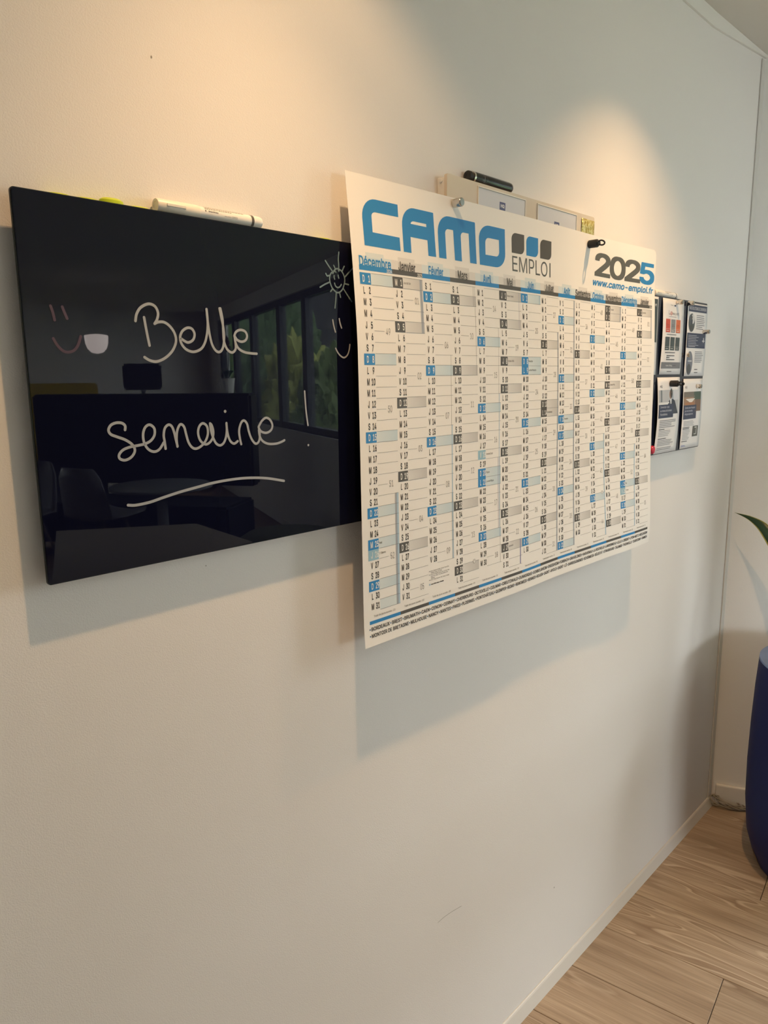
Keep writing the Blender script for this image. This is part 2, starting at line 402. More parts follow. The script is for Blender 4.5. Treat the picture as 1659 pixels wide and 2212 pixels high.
# windows of the end wall and of the far wall
FRAME_M = mat('window_frame_paint', (.05, .055, .06), .4)
def pane_mat():
    m = bpy.data.materials.new('window_pane'); m.use_nodes = True; nt = m.node_tree; nt.nodes.clear()
    o = nt.nodes.new('ShaderNodeOutputMaterial'); mix = nt.nodes.new('ShaderNodeMixShader'); t = nt.nodes.new('ShaderNodeBsdfTransparent')
    g = nt.nodes.new('ShaderNodeBsdfGlossy'); g.inputs['Roughness'].default_value = 0.; lw = nt.nodes.new('ShaderNodeLayerWeight'); pw = nt.nodes.new('ShaderNodeMath'); pw.operation = 'POWER'; pw.inputs[1].default_value = 4; nt.links.new(lw.outputs['Facing'], pw.inputs[0]); fr = nt.nodes.new('ShaderNodeMath'); fr.operation = 'MULTIPLY_ADD'; fr.inputs[1].default_value = .5; fr.inputs[2].default_value = .03; nt.links.new(pw.outputs[0], fr.inputs[0])
    t.inputs[0].default_value = (.94, .97, .96, 1)
    for a, b in ((fr.outputs[0], mix.inputs[0]), (t.outputs[0], mix.inputs[1]), (g.outputs[0], mix.inputs[2]), (mix.outputs[0], o.inputs[0])): nt.links.new(a, b)
    return m
PANE = pane_mat()
def window(n, B, s0, s1, z0, z1):
    bm = bmesh.new(); w = .06
    bm_box(bm, (s0, -.10, z0), (s0+w, -.03, z1), .004, B); bm_box(bm, (s1-w, -.10, z0), (s1, -.03, z1), .004, B)
    bm_box(bm, (s0+w, -.10, z0), (s1-w, -.03, z0+w), .004, B); bm_box(bm, (s0+w, -.10, z1-w), (s1-w, -.03, z1), .004, B)
    bmesh.ops.recalc_face_normals(bm, faces=bm.faces[:])
    fr = struct(bmo(f'window_{n}', bm, FRAME_M))
    box('pane', (s0+w, -.068, z0+w), (s1-w, -.062, z1-w), PANE, fr, mtx=B)
    return fr
n = 1
for a, b in ((.95, 2.3), (2.3, 3.42), (3.42, 4.68), (4.68, 5.5), (5.5, 6.6), (6.6, 7.5), (7.5, 8.3)):
    window(n, MB, a, b, .98, 2.2); n += 1
for k in range(7):
    a = FWIN[0]+k*.8; window(n, MF, a, a+.8, FWIN[2], FWIN[3]); n += 1
def portal(B, s0, s1, z0, z1):
    l = bpy.data.lights.new('window_portal', 'AREA'); l.shape = 'RECTANGLE'; l.size = s1-s0; l.size_y = z1-z0; l.cycles.is_portal = True
    o = bpy.data.objects.new('window_portal', l); C.objects.link(o)
    c = B @ Vector(((s0+s1)/2, -.13, (z0+z1)/2)); nrm = (B.to_3x3() @ Vector((0, 1, 0))).normalized(); xx = (B.to_3x3() @ Vector((1, 0, 0))).normalized()
    zz = -nrm; yy = zz.cross(xx)
    o.matrix_world = Matrix(((xx.x, yy.x, zz.x, c.x), (xx.y, yy.y, zz.y, c.y), (xx.z, yy.z, zz.z, c.z), (0, 0, 0, 1)))
portal(MB, *ow[0]); portal(MF, *FWIN)

# ------------------------------------------------------------------ recessed downlights that wash the wall
LENS = mat('downlight_lens', (.9, .8, .65), .3, emit=(1, .78, .5), es=6.)
LENS_OFF = mat('downlight_lens_off', (.03, .03, .03), .2)
RING = mat('downlight_ring', (.70, .69, .66), .4)
def downlight(x, y, label, cone=None, on=True):
    t = thing('downlight', label, 'lamp', (x, y, ZC), 'recessed ceiling downlights')
    lathe('ring', [(.036, -.0005), (.044, -.003), (.045, -.006), (.041, -.009), (.034, -.006), (.034, -.0005)], RING, t, (x, y, ZC), n=32, cap=False)
    lathe('lens', [(.033, -.004), (.033, -.002)], LENS if on else LENS_OFF, t, (x, y, ZC), n=24)
    if on:
        for nm, ang, bl, pw in (('beam', cone, .40, SPOT_WIDE), ('beam_core', math.radians(84), 1., SPOT_CORE)):
            l = bpy.data.lights.new(nm, 'SPOT'); l.spot_size = ang; l.spot_blend = bl; l.energy = pw; l.color = SPOT_COL; l.shadow_soft_size = .014
            o = bpy.data.objects.new(nm, l); C.objects.link(o); o.location = (x, y, ZC-.012); o.parent = t; o.matrix_parent_inverse = Matrix.Translation((-x, -y, -ZC))
    return t
LY = WY-.333
downlight(.596, LY, 'lit round recessed downlight in the ceiling above the dark glass board', math.radians(112))
downlight(1.585, LY, 'lit round recessed downlight in the ceiling above the wall calendar', math.radians(98))
for p, w in (((125, 605), 'over the round table'), ((328, 613), 'near the windows'), ((130, 645), 'towards the far wall')):
    q = mirrored(p, z=ZC); downlight(q.x, q.y, 'unlit round recessed downlight in the ceiling '+w, on=False)

# ------------------------------------------------------------------ dark glass board with handwriting
BX0, BX1, BZ0, BZ1 = .301, .901, 1.2467, 1.6452
gb = thing('glass_board', 'glossy dark navy glass board with handwritten greeting', 'board', (.601, WY, BZ0))
def rounded_slab(name, x0, x1, z0, z1, o0, o1, rad, m, parent, bev=.0007, n=6):
    bm = bmesh.new(); pts = []
    for cx, cz, a0 in ((x1-rad, z1-rad, 0), (x0+rad, z1-rad, 90), (x0+rad, z0+rad, 180), (x1-rad, z0+rad, 270)):
        for k in range(n+1):
            a = math.radians(a0+90*k/n); pts.append((cx+rad*math.cos(a), cz+rad*math.sin(a)))
    fr = [bm.verts.new((a, WY-o1, b)) for a, b in pts]; bk = [bm.verts.new((a, WY-o0, b)) for a, b in pts]
    ff = bm.faces.new(fr); bm.faces.new(bk[::-1]); N_ = len(pts)
    for i in range(N_): bm.faces.new((fr[i], bk[i], bk[(i+1) % N_], fr[(i+1) % N_]))
    bmesh.ops.recalc_face_normals(bm, faces=bm.faces[:])
    if bev: bmesh.ops.bevel(bm, geom=list(ff.edges), offset=bev, segments=2, affect='EDGES')
    return bmo(name, bm, m, parent)
rounded_slab('edge', BX0, BX1, BZ0, BZ1, .0160, .0192, .004, GLASS_EDGE, gb, .0004)
rounded_slab('glass_panel', BX0+.0009, BX1-.0009, BZ0+.0009, BZ1-.0009, .0191, .0200, .0035, NAVY, gb, .0003)
box('backing', (BX0+.02, WY-.0160, BZ0+.02), (BX1-.02, WY-.0004, BZ1-.0068), mat('board_backing', (.25, .25, .25), .5), gb)
R3 = (0, 640, .25316); R4 = (380, 600, .25316); R5 = (0, 960, .25316); R6 = (400, 960, .25316); RS = (660, 530, .07233)
MK_WHITE = mat('chalk_white_ink', (.355, .38, .415), .7); MK_BLUE = mat('pale_blue_ink', (.15, .23, .26), .7); MK_PURP = mat('dull_purple_ink', (.075, .045, .075), .7)
def stroke(bm, reg, pts, wd, sub=6):
    P = [at(zr(reg, p), .02015) for p in pts]; P = smooth_path(P, sub) if len(P) > 2 else P
    if len(P) == 2: P = [P[0].lerp(P[1], k/4) for k in range(5)]
    w = wd/2
    # flat ribbon with round ends and a little body
    L_, R_ = [], []
    n_ = len(P)
    for i, p in enumerate(P):
        td = (P[min(n_-1, i+1)]-P[max(0, i-1)]); td.y = 0
        if td.length < 1e-9: td = Vector((1, 0, 0))
        td.normalize(); nr = Vector((-td.z, 0, td.x))
        L_.append(p+nr*w); R_.append(p-nr*w)
    t0 = (P[0]-P[1]); t0.y = 0; t0.normalize(); t1 = (P[-1]-P[-2]); t1.y = 0; t1.normalize()
    def arc(c, d):
        nr = Vector((-d.z, 0, d.x)); return [c+(nr*math.cos(math.pi*k/6)+d*math.sin(math.pi*k/6))*w for k in range(1, 6)]
    up = Vector((0, -.00025-random.random()*.00012, 0))
    a = [bm.verts.new(q+up) for q in L_]; b = [bm.verts.new(q+up) for q in R_]
    for i in range(n_-1): bm.faces.new((a[i], b[i], b[i+1], a[i+1]))
    e0 = [bm.verts.new(q+up) for q in arc(P[0], t0)]; e1 = [bm.verts.new(q+up) for q in arc(P[-1], t1)]
    bm.faces.new([b[0]]+e0[::-1]+[a[0]] if False else [a[0]]+e0[::-1]+[b[0]])
    bm.faces.new([b[-1]]+e1[::-1]+[a[-1]] if False else [a[-1]]+e1+[b[-1]])
def ink(name, strokes, wd, m, dots=()):
    bm = bmesh.new()
    for reg, pts in strokes: stroke(bm, reg, pts, wd)
    for reg, p in dots:
        c = at(zr(reg, p), .02055); bmesh.ops.create_circle(bm, cap_ends=True, segments=14, radius=wd*.62, matrix=Matrix.Translation(c) @ Matrix.Rotation(math.pi/2, 4, 'X'))
    bmesh.ops.recalc_face_normals(bm, faces=bm.faces[:])
    return bmo(name, bm, m, gb)
ink('handwritten_word', [
 (R3, [(1228, 180), (1250, 300), (1275, 420)]),
 (R3, [(1155, 210), (1165, 150), (1200, 95), (1265, 65), (1320, 85), (1347, 140), (1340, 195), (1318, 234)]),
 (R3, [(1318, 234), (1350, 220), (1400, 222), (1450, 258), (1490, 320), (1500, 390), (1470, 465), (1410, 525), (1340, 556), (1280, 548), (1232, 520)]),
 (R4, [(47, 522), (100, 552), (145, 530), (158, 480), (135, 436), (95, 428), (52, 458), (35, 510), (48, 565), (90, 613), (150, 632), (212, 608), (246, 555), (264, 480), (270, 410), (268, 340), (260, 268)]),
 (R4, [(260, 268), (270, 370), (286, 480), (308, 570), (342, 624), (375, 632), (400, 595), (410, 520), (404, 430), (385, 335), (370, 262)]),
 (R4, [(378, 262), (396, 350), (402, 450), (410, 545), (438, 612), (478, 638), (508, 608), (506, 545), (497, 495)]),
 (R4, [(497, 495), (512, 462), (548, 445), (588, 458), (606, 495), (594, 532), (560, 546), (522, 530), (500, 498)]),
 (R4, [(500, 505), (508, 555), (535, 605), (585, 635), (640, 645), (688, 648)])], .0031, MK_WHITE)
ink('handwritten_word', [
 (R3, [(1066, 1140), (1066, 1105), (1038, 1082), (990, 1080), (945, 1100), (925, 1142), (945, 1178), (1000, 1200), (1070, 1226), (1130, 1268), (1150, 1318), (1122, 1370), (1070, 1398), (1025, 1388), (1015, 1355), (1048, 1312), (1110, 1286), (1180, 1272), (1240, 1258), (1290, 1228), (1318, 1180), (1314, 1125), (1275, 1096), (1237, 1120), (1220, 1180), (1230, 1250), (1265, 1305), (1315, 1326), (1360, 1305), (1396, 1248)]),
 (R3, [(1412, 1300), (1404, 1240), (1396, 1185), (1406, 1125), (1437, 1096), (1466, 1112), (1486, 1165), (1500, 1225), (1514, 1280)]),
 (R4, [(12, 1440), (5, 1380), (9, 1312), (25, 1265), (45, 1250), (70, 1275), (86, 1335), (106, 1402), (136, 1446), (172, 1458), (215, 1436), (252, 1392), (272, 1330), (264, 1268), (230, 1242), (200, 1266), (188, 1322), (206, 1386), (246, 1420), (282, 1410), (312, 1368), (318, 1310), (304, 1258), (290, 1243)]),
 (R4, [(290, 1243), (296, 1292), (312, 1352), (340, 1410), (375, 1430), (406, 1410), (426, 1360), (433, 1300), (430, 1240)]),
 (R4, [(430, 1245), (435, 1295), (446, 1352), (466, 1396), (496, 1415), (526, 1394)]),
 (R4, [(556, 1420), (545, 1370), (538, 1302), (555, 1238), (580, 1218), (606, 1248), (621, 1312), (646, 1378), (680, 1416), (708, 1392), (714, 1330), (704, 1272)]),
 (R4, [(704, 1272), (732, 1222), (766, 1195), (800, 1210), (822, 1256), (810, 1300), (770, 1323), (725, 1310), (704, 1276)]),
 (R4, [(706, 1300), (714, 1350), (738, 1392), (786, 1416), (850, 1416), (895, 1402), (925, 1386)])], .0031, MK_WHITE, dots=[(R4, (420, 1140))])
ink('exclamation_mark', [(R4, [(1097, 968), (1103, 1060), (1112, 1160), (1126, 1258)])], .0026, MK_WHITE); ink('exclamation_dot', [], .0026, MK_WHITE, dots=[(R4, (1130, 1428))])
ink('underline_stroke', [(R6, [(-310, 518), (-240, 519), (-120, 492), (0, 450), (140, 405), (259, 372), (0+0, 402)][:6]),
 ], .0031, MK_WHITE) if False else ink('underline_stroke', [(R5, [(1092, 518), (1160, 518), (1280, 492), (1400, 450), (1540, 404), (1680, 365), (1830, 325), (2000, 296), (2140, 285), (2280, 289), (2422, 311)])], .0033, MK_WHITE)
ink('purple_smiley', [(R3, [(430, 82), (450, 140), (465, 203)]), (R3, [(530, 90), (550, 140), (572, 190)]), (R3, [(453, 360), (490, 420), (535, 464), (580, 477), (630, 462), (665, 415), (688, 342)])], .0029, MK_PURP)
ink('white_smiley', [(R4, [(1337, 360), (1346, 410), (1360, 463)]), (R4, [(1392, 350), (1400, 390), (1412, 428)]), (R4, [(1362, 603), (1385, 645), (1415, 675), (1440, 680), (1465, 655), (1478, 612), (1483, 570)])], .0023, MK_WHITE)
ink('sun_doodle', [(RS, p) for p in (
 [(815, 790), (870, 730), (930, 697), (990, 715), (1060, 760), (1120, 850), (1162, 980), (1165, 1085), (1140, 1200), (1105, 1305), (1030, 1388), (950, 1413), (880, 1370), (800, 1280), (742, 1150), (715, 1020), (722, 920), (757, 835), (815, 790)],
 [(990, 205), (975, 400), (985, 560), (990, 760)], [(585, 455), (690, 620), (790, 760)], [(835, 600), (860, 650), (885, 720)], [(1150, 630), (1120, 690), (1090, 770)],
 [(1410, 680), (1290, 810), (1175, 940)], [(600, 840), (640, 910), (710, 900)], [(430, 1250), (560, 1170), (710, 1100)], [(745, 1380), (805, 1300)],
 [(910, 1420), (900, 1620), (875, 1870)], [(1010, 1400), (1025, 1470), (1042, 1550)], [(1130, 1300), (1250, 1490), (1375, 1680)], [(1180, 1150), (1280, 1175)],
 [(848, 905), (850, 960), (866, 1010)], [(970, 895), (975, 935), (990, 980)], [(862, 1130), (890, 1210), (950, 1260), (1010, 1245), (1065, 1170)],
 [(880, 722), (840, 790), (810, 840)], [(865, 765), (900, 800)], [(975, 735), (990, 770)])], .0021, MK_BLUE)

# lime magnets resting on the board's backing, behind the glass
def disc_magnet(x, z, r, h, label, tilt=0.):
    t = lathe('disc_magnet', [(r*.80, 0), (r*.97, h*.12), (r, h*.45), (r*.94, h*.8), (r*.72, h)], LIME, None, (0, 0, 0), (0, 0, 1), n=32)
    t.location = (x, WY-.0085, z); t.rotation_euler = (tilt, 0, 0); return tag(t, label, 'magnet', 'lime green magnets on top of the dark board')
zt = BZ1-.0068
sq = Matrix.Diagonal((1, .52, 1, 1))
for px, py, zz, r, lab in ((125, 413, 0, .0145, 'lime green oval magnet on the board top, next to its rounded corner'), (187, 424, 0, .0150, 'lime green oval magnet on the board top, beside the raised one'),
                       (240, 431, .0022, .0140, 'raised lime green oval magnet on the board top, standing highest of them'), (300, 441, 0, .0150, 'lime green oval magnet on the board top, next to the white marker cap'), (700, 515, 0, .0150, 'lime green oval magnet on the board top, beside the calendar')):
    q = at((px, py), .0085); m_ = disc_magnet(q.x, zt+.0004+zz, r, .0105 if zz else .0086, lab); m_.data.transform(sq)

# ------------------------------------------------------------------ markers
def cyl_print(pr, name, x0, off, z, r, m, parent, flip=1):
    """print laid on a lying pen: u along +x from x0, v = arc length up from the side facing the room"""
    def fn(u, v_):
        a = v_/r; return Vector((x0+u, WY-off-(r+.00012)*math.cos(a), z+(r+.00012)*math.sin(a)))
    return pr.build(name, fn, m, parent)
def white_marker(x0, x1, off, z, label, r=.0078, detail=True):
    t = thing('marker_pen', label, 'marker', ((x0+x1)/2, WY-off, z-r)); L_ = x1-x0; B = (x0, WY-off, z); X = (1, 0, 0)
    cp = mat('marker_cap', (.80, .76, .68), .4)
    lathe('cap', [(r*.55, .0008), (r*.62, .0), (r*.92, .0), (r, .0012), (r, L_*.36), (r*.95, L_*.375)], cp, t, B, X)
    lathe('barrel', [(r*.88, L_*.37), (r*.93, L_*.40), (r*.93, L_*.95), (r*.90, L_*.975), (r*.80, L_*.99), (r*.3, L_)], WHITE_PL, t, B, X)
    lathe('ring', [(r*.935, L_*.872), (r*.96, L_*.873), (r*.96, L_*.897), (r*.935, L_*.898)], mat('dark_ring', (.10, .09, .085), .35), t, B, X, cap=False)
    box('clip', (x0+L_*.07, WY-off-r-.0014, z-.0006), (x0+L_*.235, WY-off-r*.92, z+.0024), cp, t, bev=.0004)
    if detail:
        pr = Print(); ik = (.03, .03, .035)
        for k, (y, a, b) in enumerate(((.0098, .41, .77), (.0079, .412, .80), (.0060, .414, .80), (.0041, .414, .67))):
            random.seed(k); x = a*L_
            while x < b*L_:
                w = random.uniform(.0012, .0036); pr.quad(x, y, min(x+w, b*L_), y+.00075, ik); x += w+.0007
        pr.text('Shachihata', .445*L_, .0009, .0017, ik, w=.0135, offset=.01)
        pr.text('X', .414*L_, .0009, .0018, ik, xs=.9, offset=.03)
        pr.text('MALAYSIA', .60*L_, -.0012, .0010, ik, w=.0095)
        x, y = .672*L_, -.0016
        for q in ((x, y, x+.0075, y+.00025), (x, y+.0016, x+.0075, y+.00185), (x, y, x+.00025, y+.0018), (x+.00725, y, x+.0075, y+.0018)): pr.quad(*q, ik)
        pr.text('ARTLINE'[:4], x+.0014, y+.0005, .0009, ik, w=.0048)
        cyl_print(pr, 'lettering', x0, off, z, r*.93, INK_GLOSS, t)
    return t
a = at((335, 440), .0085); b = at((563, 481), .0085)
white_marker(a.x, b.x, .0086, BZ1+.0078, 'white whiteboard marker lying on top of the dark navy board')

# ------------------------------------------------------------------ cream glass board behind the calendar
CX0, CX1, CZ0, CZ1 = .9672, 1.4472, 1.294, 1.7745
cb = thing('glass_board', 'cream glass board mostly hidden behind the wall calendar', 'board', (1.207, WY, CZ0))
rounded_slab('glass_panel', CX0, CX1, CZ0, CZ1, .0165, .0215, .004, CREAM_GLASS, cb, .0008)
box('frame', (CX0+.002, WY-.0165, CZ0+.004), (CX1-.002, WY-.0004, CZ1-.004), mat('board_frame_white', (.80, .78, .74), .45), cb, bev=.0015)
lathe('mount_screw', [(.003, 0), (.003, .0012), (.001, .0016)], WHITE_PL, cb, (CX0+.002, WY-.009, CZ1-.009), (-1, 0, 0), n=14)
SLEEVE = mat('clear_sleeve', (.9, .9, .9), .12, alpha=.05)
def card(x0, x1, z1, name, label, z0=1.60):
    t = thing(name, label, 'card', ((x0+x1)/2, WY-.0222, z0), 'sleeved cards on the cream board')
    box('insert', (x0+.002, WY-.0226, z0+.002), (x1-.002, WY-.0220, z1-.0022), mat('card_paper', (.66, .68, .74), .6), t)
    box('plastic_sleeve', (x0, WY-.0234, z0), (x1, WY-.0230, z1), SLEEVE, t)
    bm = bmesh.new(); bm_box(bm, (x0, WY-.0236, z1-.0016), (x1, WY-.0216, z1)); bm_box(bm, (x0, WY-.0236, z0), (x0+.0014, WY-.0216, z1-.0016)); bm_box(bm, (x1-.0014, WY-.0236, z0), (x1, WY-.0216, z1-.0016))
    bmo('sleeve_weld', bm, mat('sleeve_edge', (.82, .80, .74), .15), t)
    pr = Print(1e-5); nv = S(28, 52, 120); return t, pr, nv
t, pr, nv = card(1.048, 1.1905, 1.7688, 'sleeved_card', 'white sleeved card beside the steel magnet, its navy square logo fully showing')
pr.quad(1.1105, 1.7398, 1.1277, 1.7534, nv); pr.text('HQ', 1.1191, 1.7447, .0050, (.8, .8, .85), w=.0105, align='c', offset=.03)
pr.text('bureaux flexibles', 1.1191, 1.7374, .0013, nv, w=.0165, align='c', offset=.02)
pr.build('lettering', lambda u, w: Vector((u, WY-.02285, w)), INK_GLOSS, t)
t, pr, nv = card(1.2300, 1.3726, 1.7688, 'sleeved_card', 'white sleeved card beside the gold foil patch, its navy logo half covered')
pr.quad(1.2898, 1.7316, 1.3080, 1.7455, nv); pr.text('HQ', 1.2989, 1.7365, .0050, (.8, .8, .85), w=.0105, align='c', offset=.03)
pr.text('bureaux flexibles', 1.2989, 1.7290, .0013, nv, w=.0165, align='c', offset=.02)
pr.build('lettering', lambda u, w: Vector((u, WY-.02285, w)), INK_GLOSS, t)
def gold_mat():
    m = mat('gold_foil', (.62, .52, .10), .22, metal=.35); nt = m.node_tree; tc = nt.nodes.new('ShaderNodeTexCoord')
    n_ = nt.nodes.new('ShaderNodeTexNoise'); n_.inputs['Scale'].default_value = 95; n_.inputs['Detail'].default_value = 2; n_.inputs['Distortion'].default_value = 1.5
    r = nt.nodes.new('ShaderNodeValToRGB'); e = r.color_ramp.elements; e[0].position = .42; e[0].color = (.42, .34, .06, 1); e[1].position = .6; e[1].color = (.80, .76, .36, 1)
    bp = nt.nodes.new('ShaderNodeBump'); bp.inputs['Distance'].default_value = .003
    nt.links.new(tc.outputs['Object'], n_.inputs['Vector']); nt.links.new(n_.outputs['Fac'], r.inputs[0]); nt.links.new(r.outputs[0], nt.nodes['Principled BSDF'].inputs['Base Color'])
    nt.links.new(n_.outputs['Fac'], bp.inputs['Height']); nt.links.new(bp.outputs['Normal'], nt.nodes['Principled BSDF'].inputs['Normal']); return m
gv = []; NXg = 8
for i in range(NXg+1):
    for z_ in (1.700, 1.735, 1.752, 1.7665):
        x_ = 1.3935+(1.4455-1.3935)*i/NXg; gv.append((x_, WY-.0224-.0007*(1+math.sin(i*1.3+z_*90))*.5, z_))
gf = [(i*4+j, (i+1)*4+j, (i+1)*4+j+1, i*4+j+1) for i in range(NXg) for j in range(3)]
g = pyd('foil_patch', gv, gf, gold_mat(), None, True); sm = g.modifiers.new('thickness', 'SOLIDIFY'); sm.thickness = .0003
tag(g, 'crinkled yellow gold foil patch at the end of the cream board', 'foil')

# black marker on top of it
a = at(zr((980, 340, 320/1659), (150, 180)), .0105); b = at(zr((980, 340, 320/1659), (634, 335)), .0105)
r = .0094; zc = CZ1+r; L_ = b.x-a.x
t = thing('marker_pen', 'thick black marker pen lying on top of the cream glass board', 'marker', ((a.x+b.x)/2, WY-.0105, CZ1)); B = (a.x, WY-.0105, zc); X = (1, 0, 0)
lathe('end_plug', [(r*.25, .0006), (r*.3, 0), (r*.80, 0), (r*.9, .0015), (r*.9, .006), (r*.8, .007), (r*.8, .010)], BLACK_MATTE, t, B, X)
lathe('ring', [(r*.8, .0100), (r*1.0, .0102), (r*1.0, .0145), (r*.8, .0147)], STEEL, t, B, X, cap=False)
lathe('barrel', [(r*.8, .0146), (r*.97, .0150), (r, .018), (r, L_-.010), (r*.94, L_-.004), (r*.72, L_-.0006), (r*.3, L_)], mat('black_gloss', (.010, .011, .012), .16), t, B, X)
pr = Print(); wi = (.42, .42, .40)
v_, f_, xa, xb, ya, yb = text2d('CHAMP')
sx = .0100/(xb-xa)
pr.add([(.0365+q*.0046, .0050-(p-xa)*sx) for p, q in v_], f_, wi)
for k in range(28):                                    # shield outline around the word
    def sh(k):
        t_ = 2*math.pi*k/28; return (.0385+.0072*math.cos(t_)*(1-.12*math.sin(t_)), -.0002+.0066*math.sin(t_))
    p0, p1 = sh(k), sh(k+1); q0 = (.0385+(p0[0]-.0385)*.95, p0[1]*.95); q1 = (.0385+(p1[0]-.0385)*.95, p1[1]*.95)
    pr.add([p0, p1, q1, q0], [(0, 1, 2, 3)], (.16, .16, .155))
cyl_print(pr, 'lettering', a.x, .0105, zc, r, INK_GLOSS, t)

# ------------------------------------------------------------------ wall calendar
ZS = [1.057, 1.09, 1.26, 1.49, 1.607, 1.665, 1.7386]
XS = [.745, .96, 1.16, 1.30, 1.435, 1.503, 1.57, 1.638, 1.72]
OFF = [[.0470, .0490, .0510, .0480, .0500, .0505, .0530, .0540, .0520],
       [.0448, .0485, .0507, .0470, .0490, .0500, .0520, .0535, .0535],
       [.0435, .0448, .0452, .0414, .0390, .0378, .0410, .0445, .0460],
       [.0417, .0410, .0394, .0357, .0292, .0287, .0305, .0370, .0420],
       [.0348, .0347, .0342, .0305, .0260, .0240, .0269, .0319, .0372],
       [.0295, .0305, .0310, .0290, .0256, .0245, .0265, .0300, .0340],
       [.0220, .0255, .0280, .0275, .0256, .0252, .0270, .0300, .0340]]
def pchip(xs, ys, x):
    n_ = len(xs); x = max(xs[0], min(xs[-1], x)); i = 0
    while i < n_-2 and x > xs[i+1]: i += 1
    def sl(k): return (ys[k+1]-ys[k])/(xs[k+1]-xs[k])
    def tg(k):
        if k == 0: return sl(0)
        if k == n_-1: return sl(n_-2)
        a_, b_ = sl(k-1), sl(k); return 0. if a_*b_ <= 0 else 2*a_*b_/(a_+b_)
    h_ = xs[i+1]-xs[i]; t_ = (x-xs[i])/h_
    return (2*t_**3-3*t_**2+1)*ys[i]+(t_**3-2*t_**2+t_)*h_*tg(i)+(-2*t_**3+3*t_**2)*ys[i+1]+(t_**3-t_**2)*h_*tg(i+1)
_oc = {}
def paper_off(x, z):
    k = round(x, 4)
    if k not in _oc: _oc[k] = [pchip(XS, row, x) for row in OFF]
    return pchip(ZS, _oc[k], z)
PX0, PX1, PZ0, PZ1 = .745, 1.72, 1.057, 1.7386
cal = thing('wall_calendar', 'large white fourteen-month wall calendar sheet held by magnets', 'calendar', (1.23, WY-.05, PZ0))
NX, NZ = 84, 62
gx = [PX0+(PX1-PX0)*i/NX for i in range(NX+1)]; gz = [PZ0+(PZ1-PZ0)*j/NZ for j in range(NZ+1)]
v = []; f = []
for side in (0, 1):
    for i, x in enumerate(gx):
        for j, z in enumerate(gz):
            xx = x
            if i == NX and j == NZ: xx, zz = x-.0035, z-.0035
            else: zz = z
            v.append((xx, WY-paper_off(xx, zz)+(.00035 if side else 0), zz))
n1 = (NX+1)*(NZ+1); idx = lambda i, j: i*(NZ+1)+j
for i in range(NX):
    for j in range(NZ):
        q = (idx(i, j), idx(i+1, j), idx(i+1, j+1), idx(i, j+1)); f.append(q); f.append(tuple(a+n1 for a in q[::-1]))
rim = [idx(i, 0) for i in range(NX)]+[idx(NX, j) for j in range(NZ)]+[idx(i, NZ) for i in range(NX, 0, -1)]+[idx(0, j) for j in range(NZ, 0, -1)]
for a, b in zip(rim, rim[1:]+rim[:1]): f.append((a, a+n1, b+n1, b))
pyd('sheet', v, f, PAPER, cal, True)
try: C.objects['sheet'].data.set_sharp_from_angle(angle=math.radians(40))
except Exception: pass
def cal_fn(eps): return lambda x, z: Vector((x, WY-paper_off(x, z)-eps, z))
cutx = [PX0+(PX1-PX0)*i/NX for i in range(1, NX)]; cutz = [PZ0+(PZ1-PZ0)*j/NZ for j in range(1, NZ)]
CUT = [(0, cutx), (1, cutz)]
BLUE = (.022, .235, .56); GREY = (.085, .080, .074); BLACK = (.02, .02, .022); PBLUE = (.55, .66, .72); PGREY = (.56, .54, .52)
PBLUE2 = (.68, .745, .76); PGREY2 = (.72, .70, .675); MIDB = (.20, .43, .60); WEEK = (.30, .29, .28); WHITE = (.86, .85, .82); INKD = (.10, .11, .14)
def arc2(cx, cz, rx, rz, a0, a1, n=8): return [(cx+rx*math.cos(math.radians(a0+(a1-a0)*k/n)), cz+rz*math.sin(math.radians(a0+(a1-a0)*k/n))) for k in range(n+1)]
zt, zb = 1.7082, 1.6426
def letter(name, loops):
    p = Print(); v_, f_ = fill2d(loops); p.add(v_, f_, BLUE); p.build(name, cal_fn(.00020), INK, cal, CUT)
letter('logo_letter', [arc2(.800, 1.6805, .0290, .0277, 90, 180)+[(.7715, zb), (.8465, zb), (.8462, 1.6617), (.7897, 1.6622)]+arc2(.7985, 1.6838, .0087, .0068, 180, 90)+[(.8462, 1.6906), (.8464, zt)]])
letter('logo_letter', [arc2(.882, 1.6805, .0285, .0277, 90, 180)+[(.8535, zb), (.8708, zb), (.8708, 1.6658), (.9097, 1.6656), (.9100, zb), (.9286, zb), (.9268, 1.7077), (.926, zt)],
                       [(.9088, 1.6848), (.9088, 1.6893)]+arc2(.8808, 1.6848, .0078, .0046, 90, 180)])
letter('logo_letter', [arc2(.965, 1.6805, .0292, .0277, 90, 180)+[(.9362, zb), (.9543, zb), (.9540, 1.6805)]+arc2(.9619, 1.6808, .0080, .0078, 180, 90)+[(.9745, 1.6886), (.9760, zb), (.9941, zb), (.9937, 1.6805)]+arc2(1.0012, 1.6808, .0076, .0076, 180, 90)+[(1.0148, 1.6884), (1.0160, zb), (1.0338, zb), (1.0328, 1.7071), (1.032, zt)]])
letter('logo_letter', [arc2(1.0725, 1.6835, .0300, .0247, 90, 180)+[(1.0427, zb)]+arc2(1.0880, 1.6673, .0298, .0247, 270, 360)+[(1.1178, zt)],
                       arc2(1.0700, 1.6788, .0100, .0095, 90, 180)+[(1.0598, 1.6603)]+arc2(1.0900, 1.6690, .0097, .0086, 270, 360)+[(1.0997, 1.6884)]])
for x0, c in ((1.1380, GREY), (1.1848, BLUE), (1.2318, GREY)):
    x1 = x0+.0400; p = Print()
    p.add(*fill2d([arc2(x0+.013, 1.6950, .013, .0112, 90, 180)+[(x0, 1.6722)]+arc2(x1-.013, 1.6834, .013, .0112, 270, 360)+[(x1, 1.7062)]]), c)
    p.build('logo_tile', cal_fn(.00020), INK, cal, CUT)
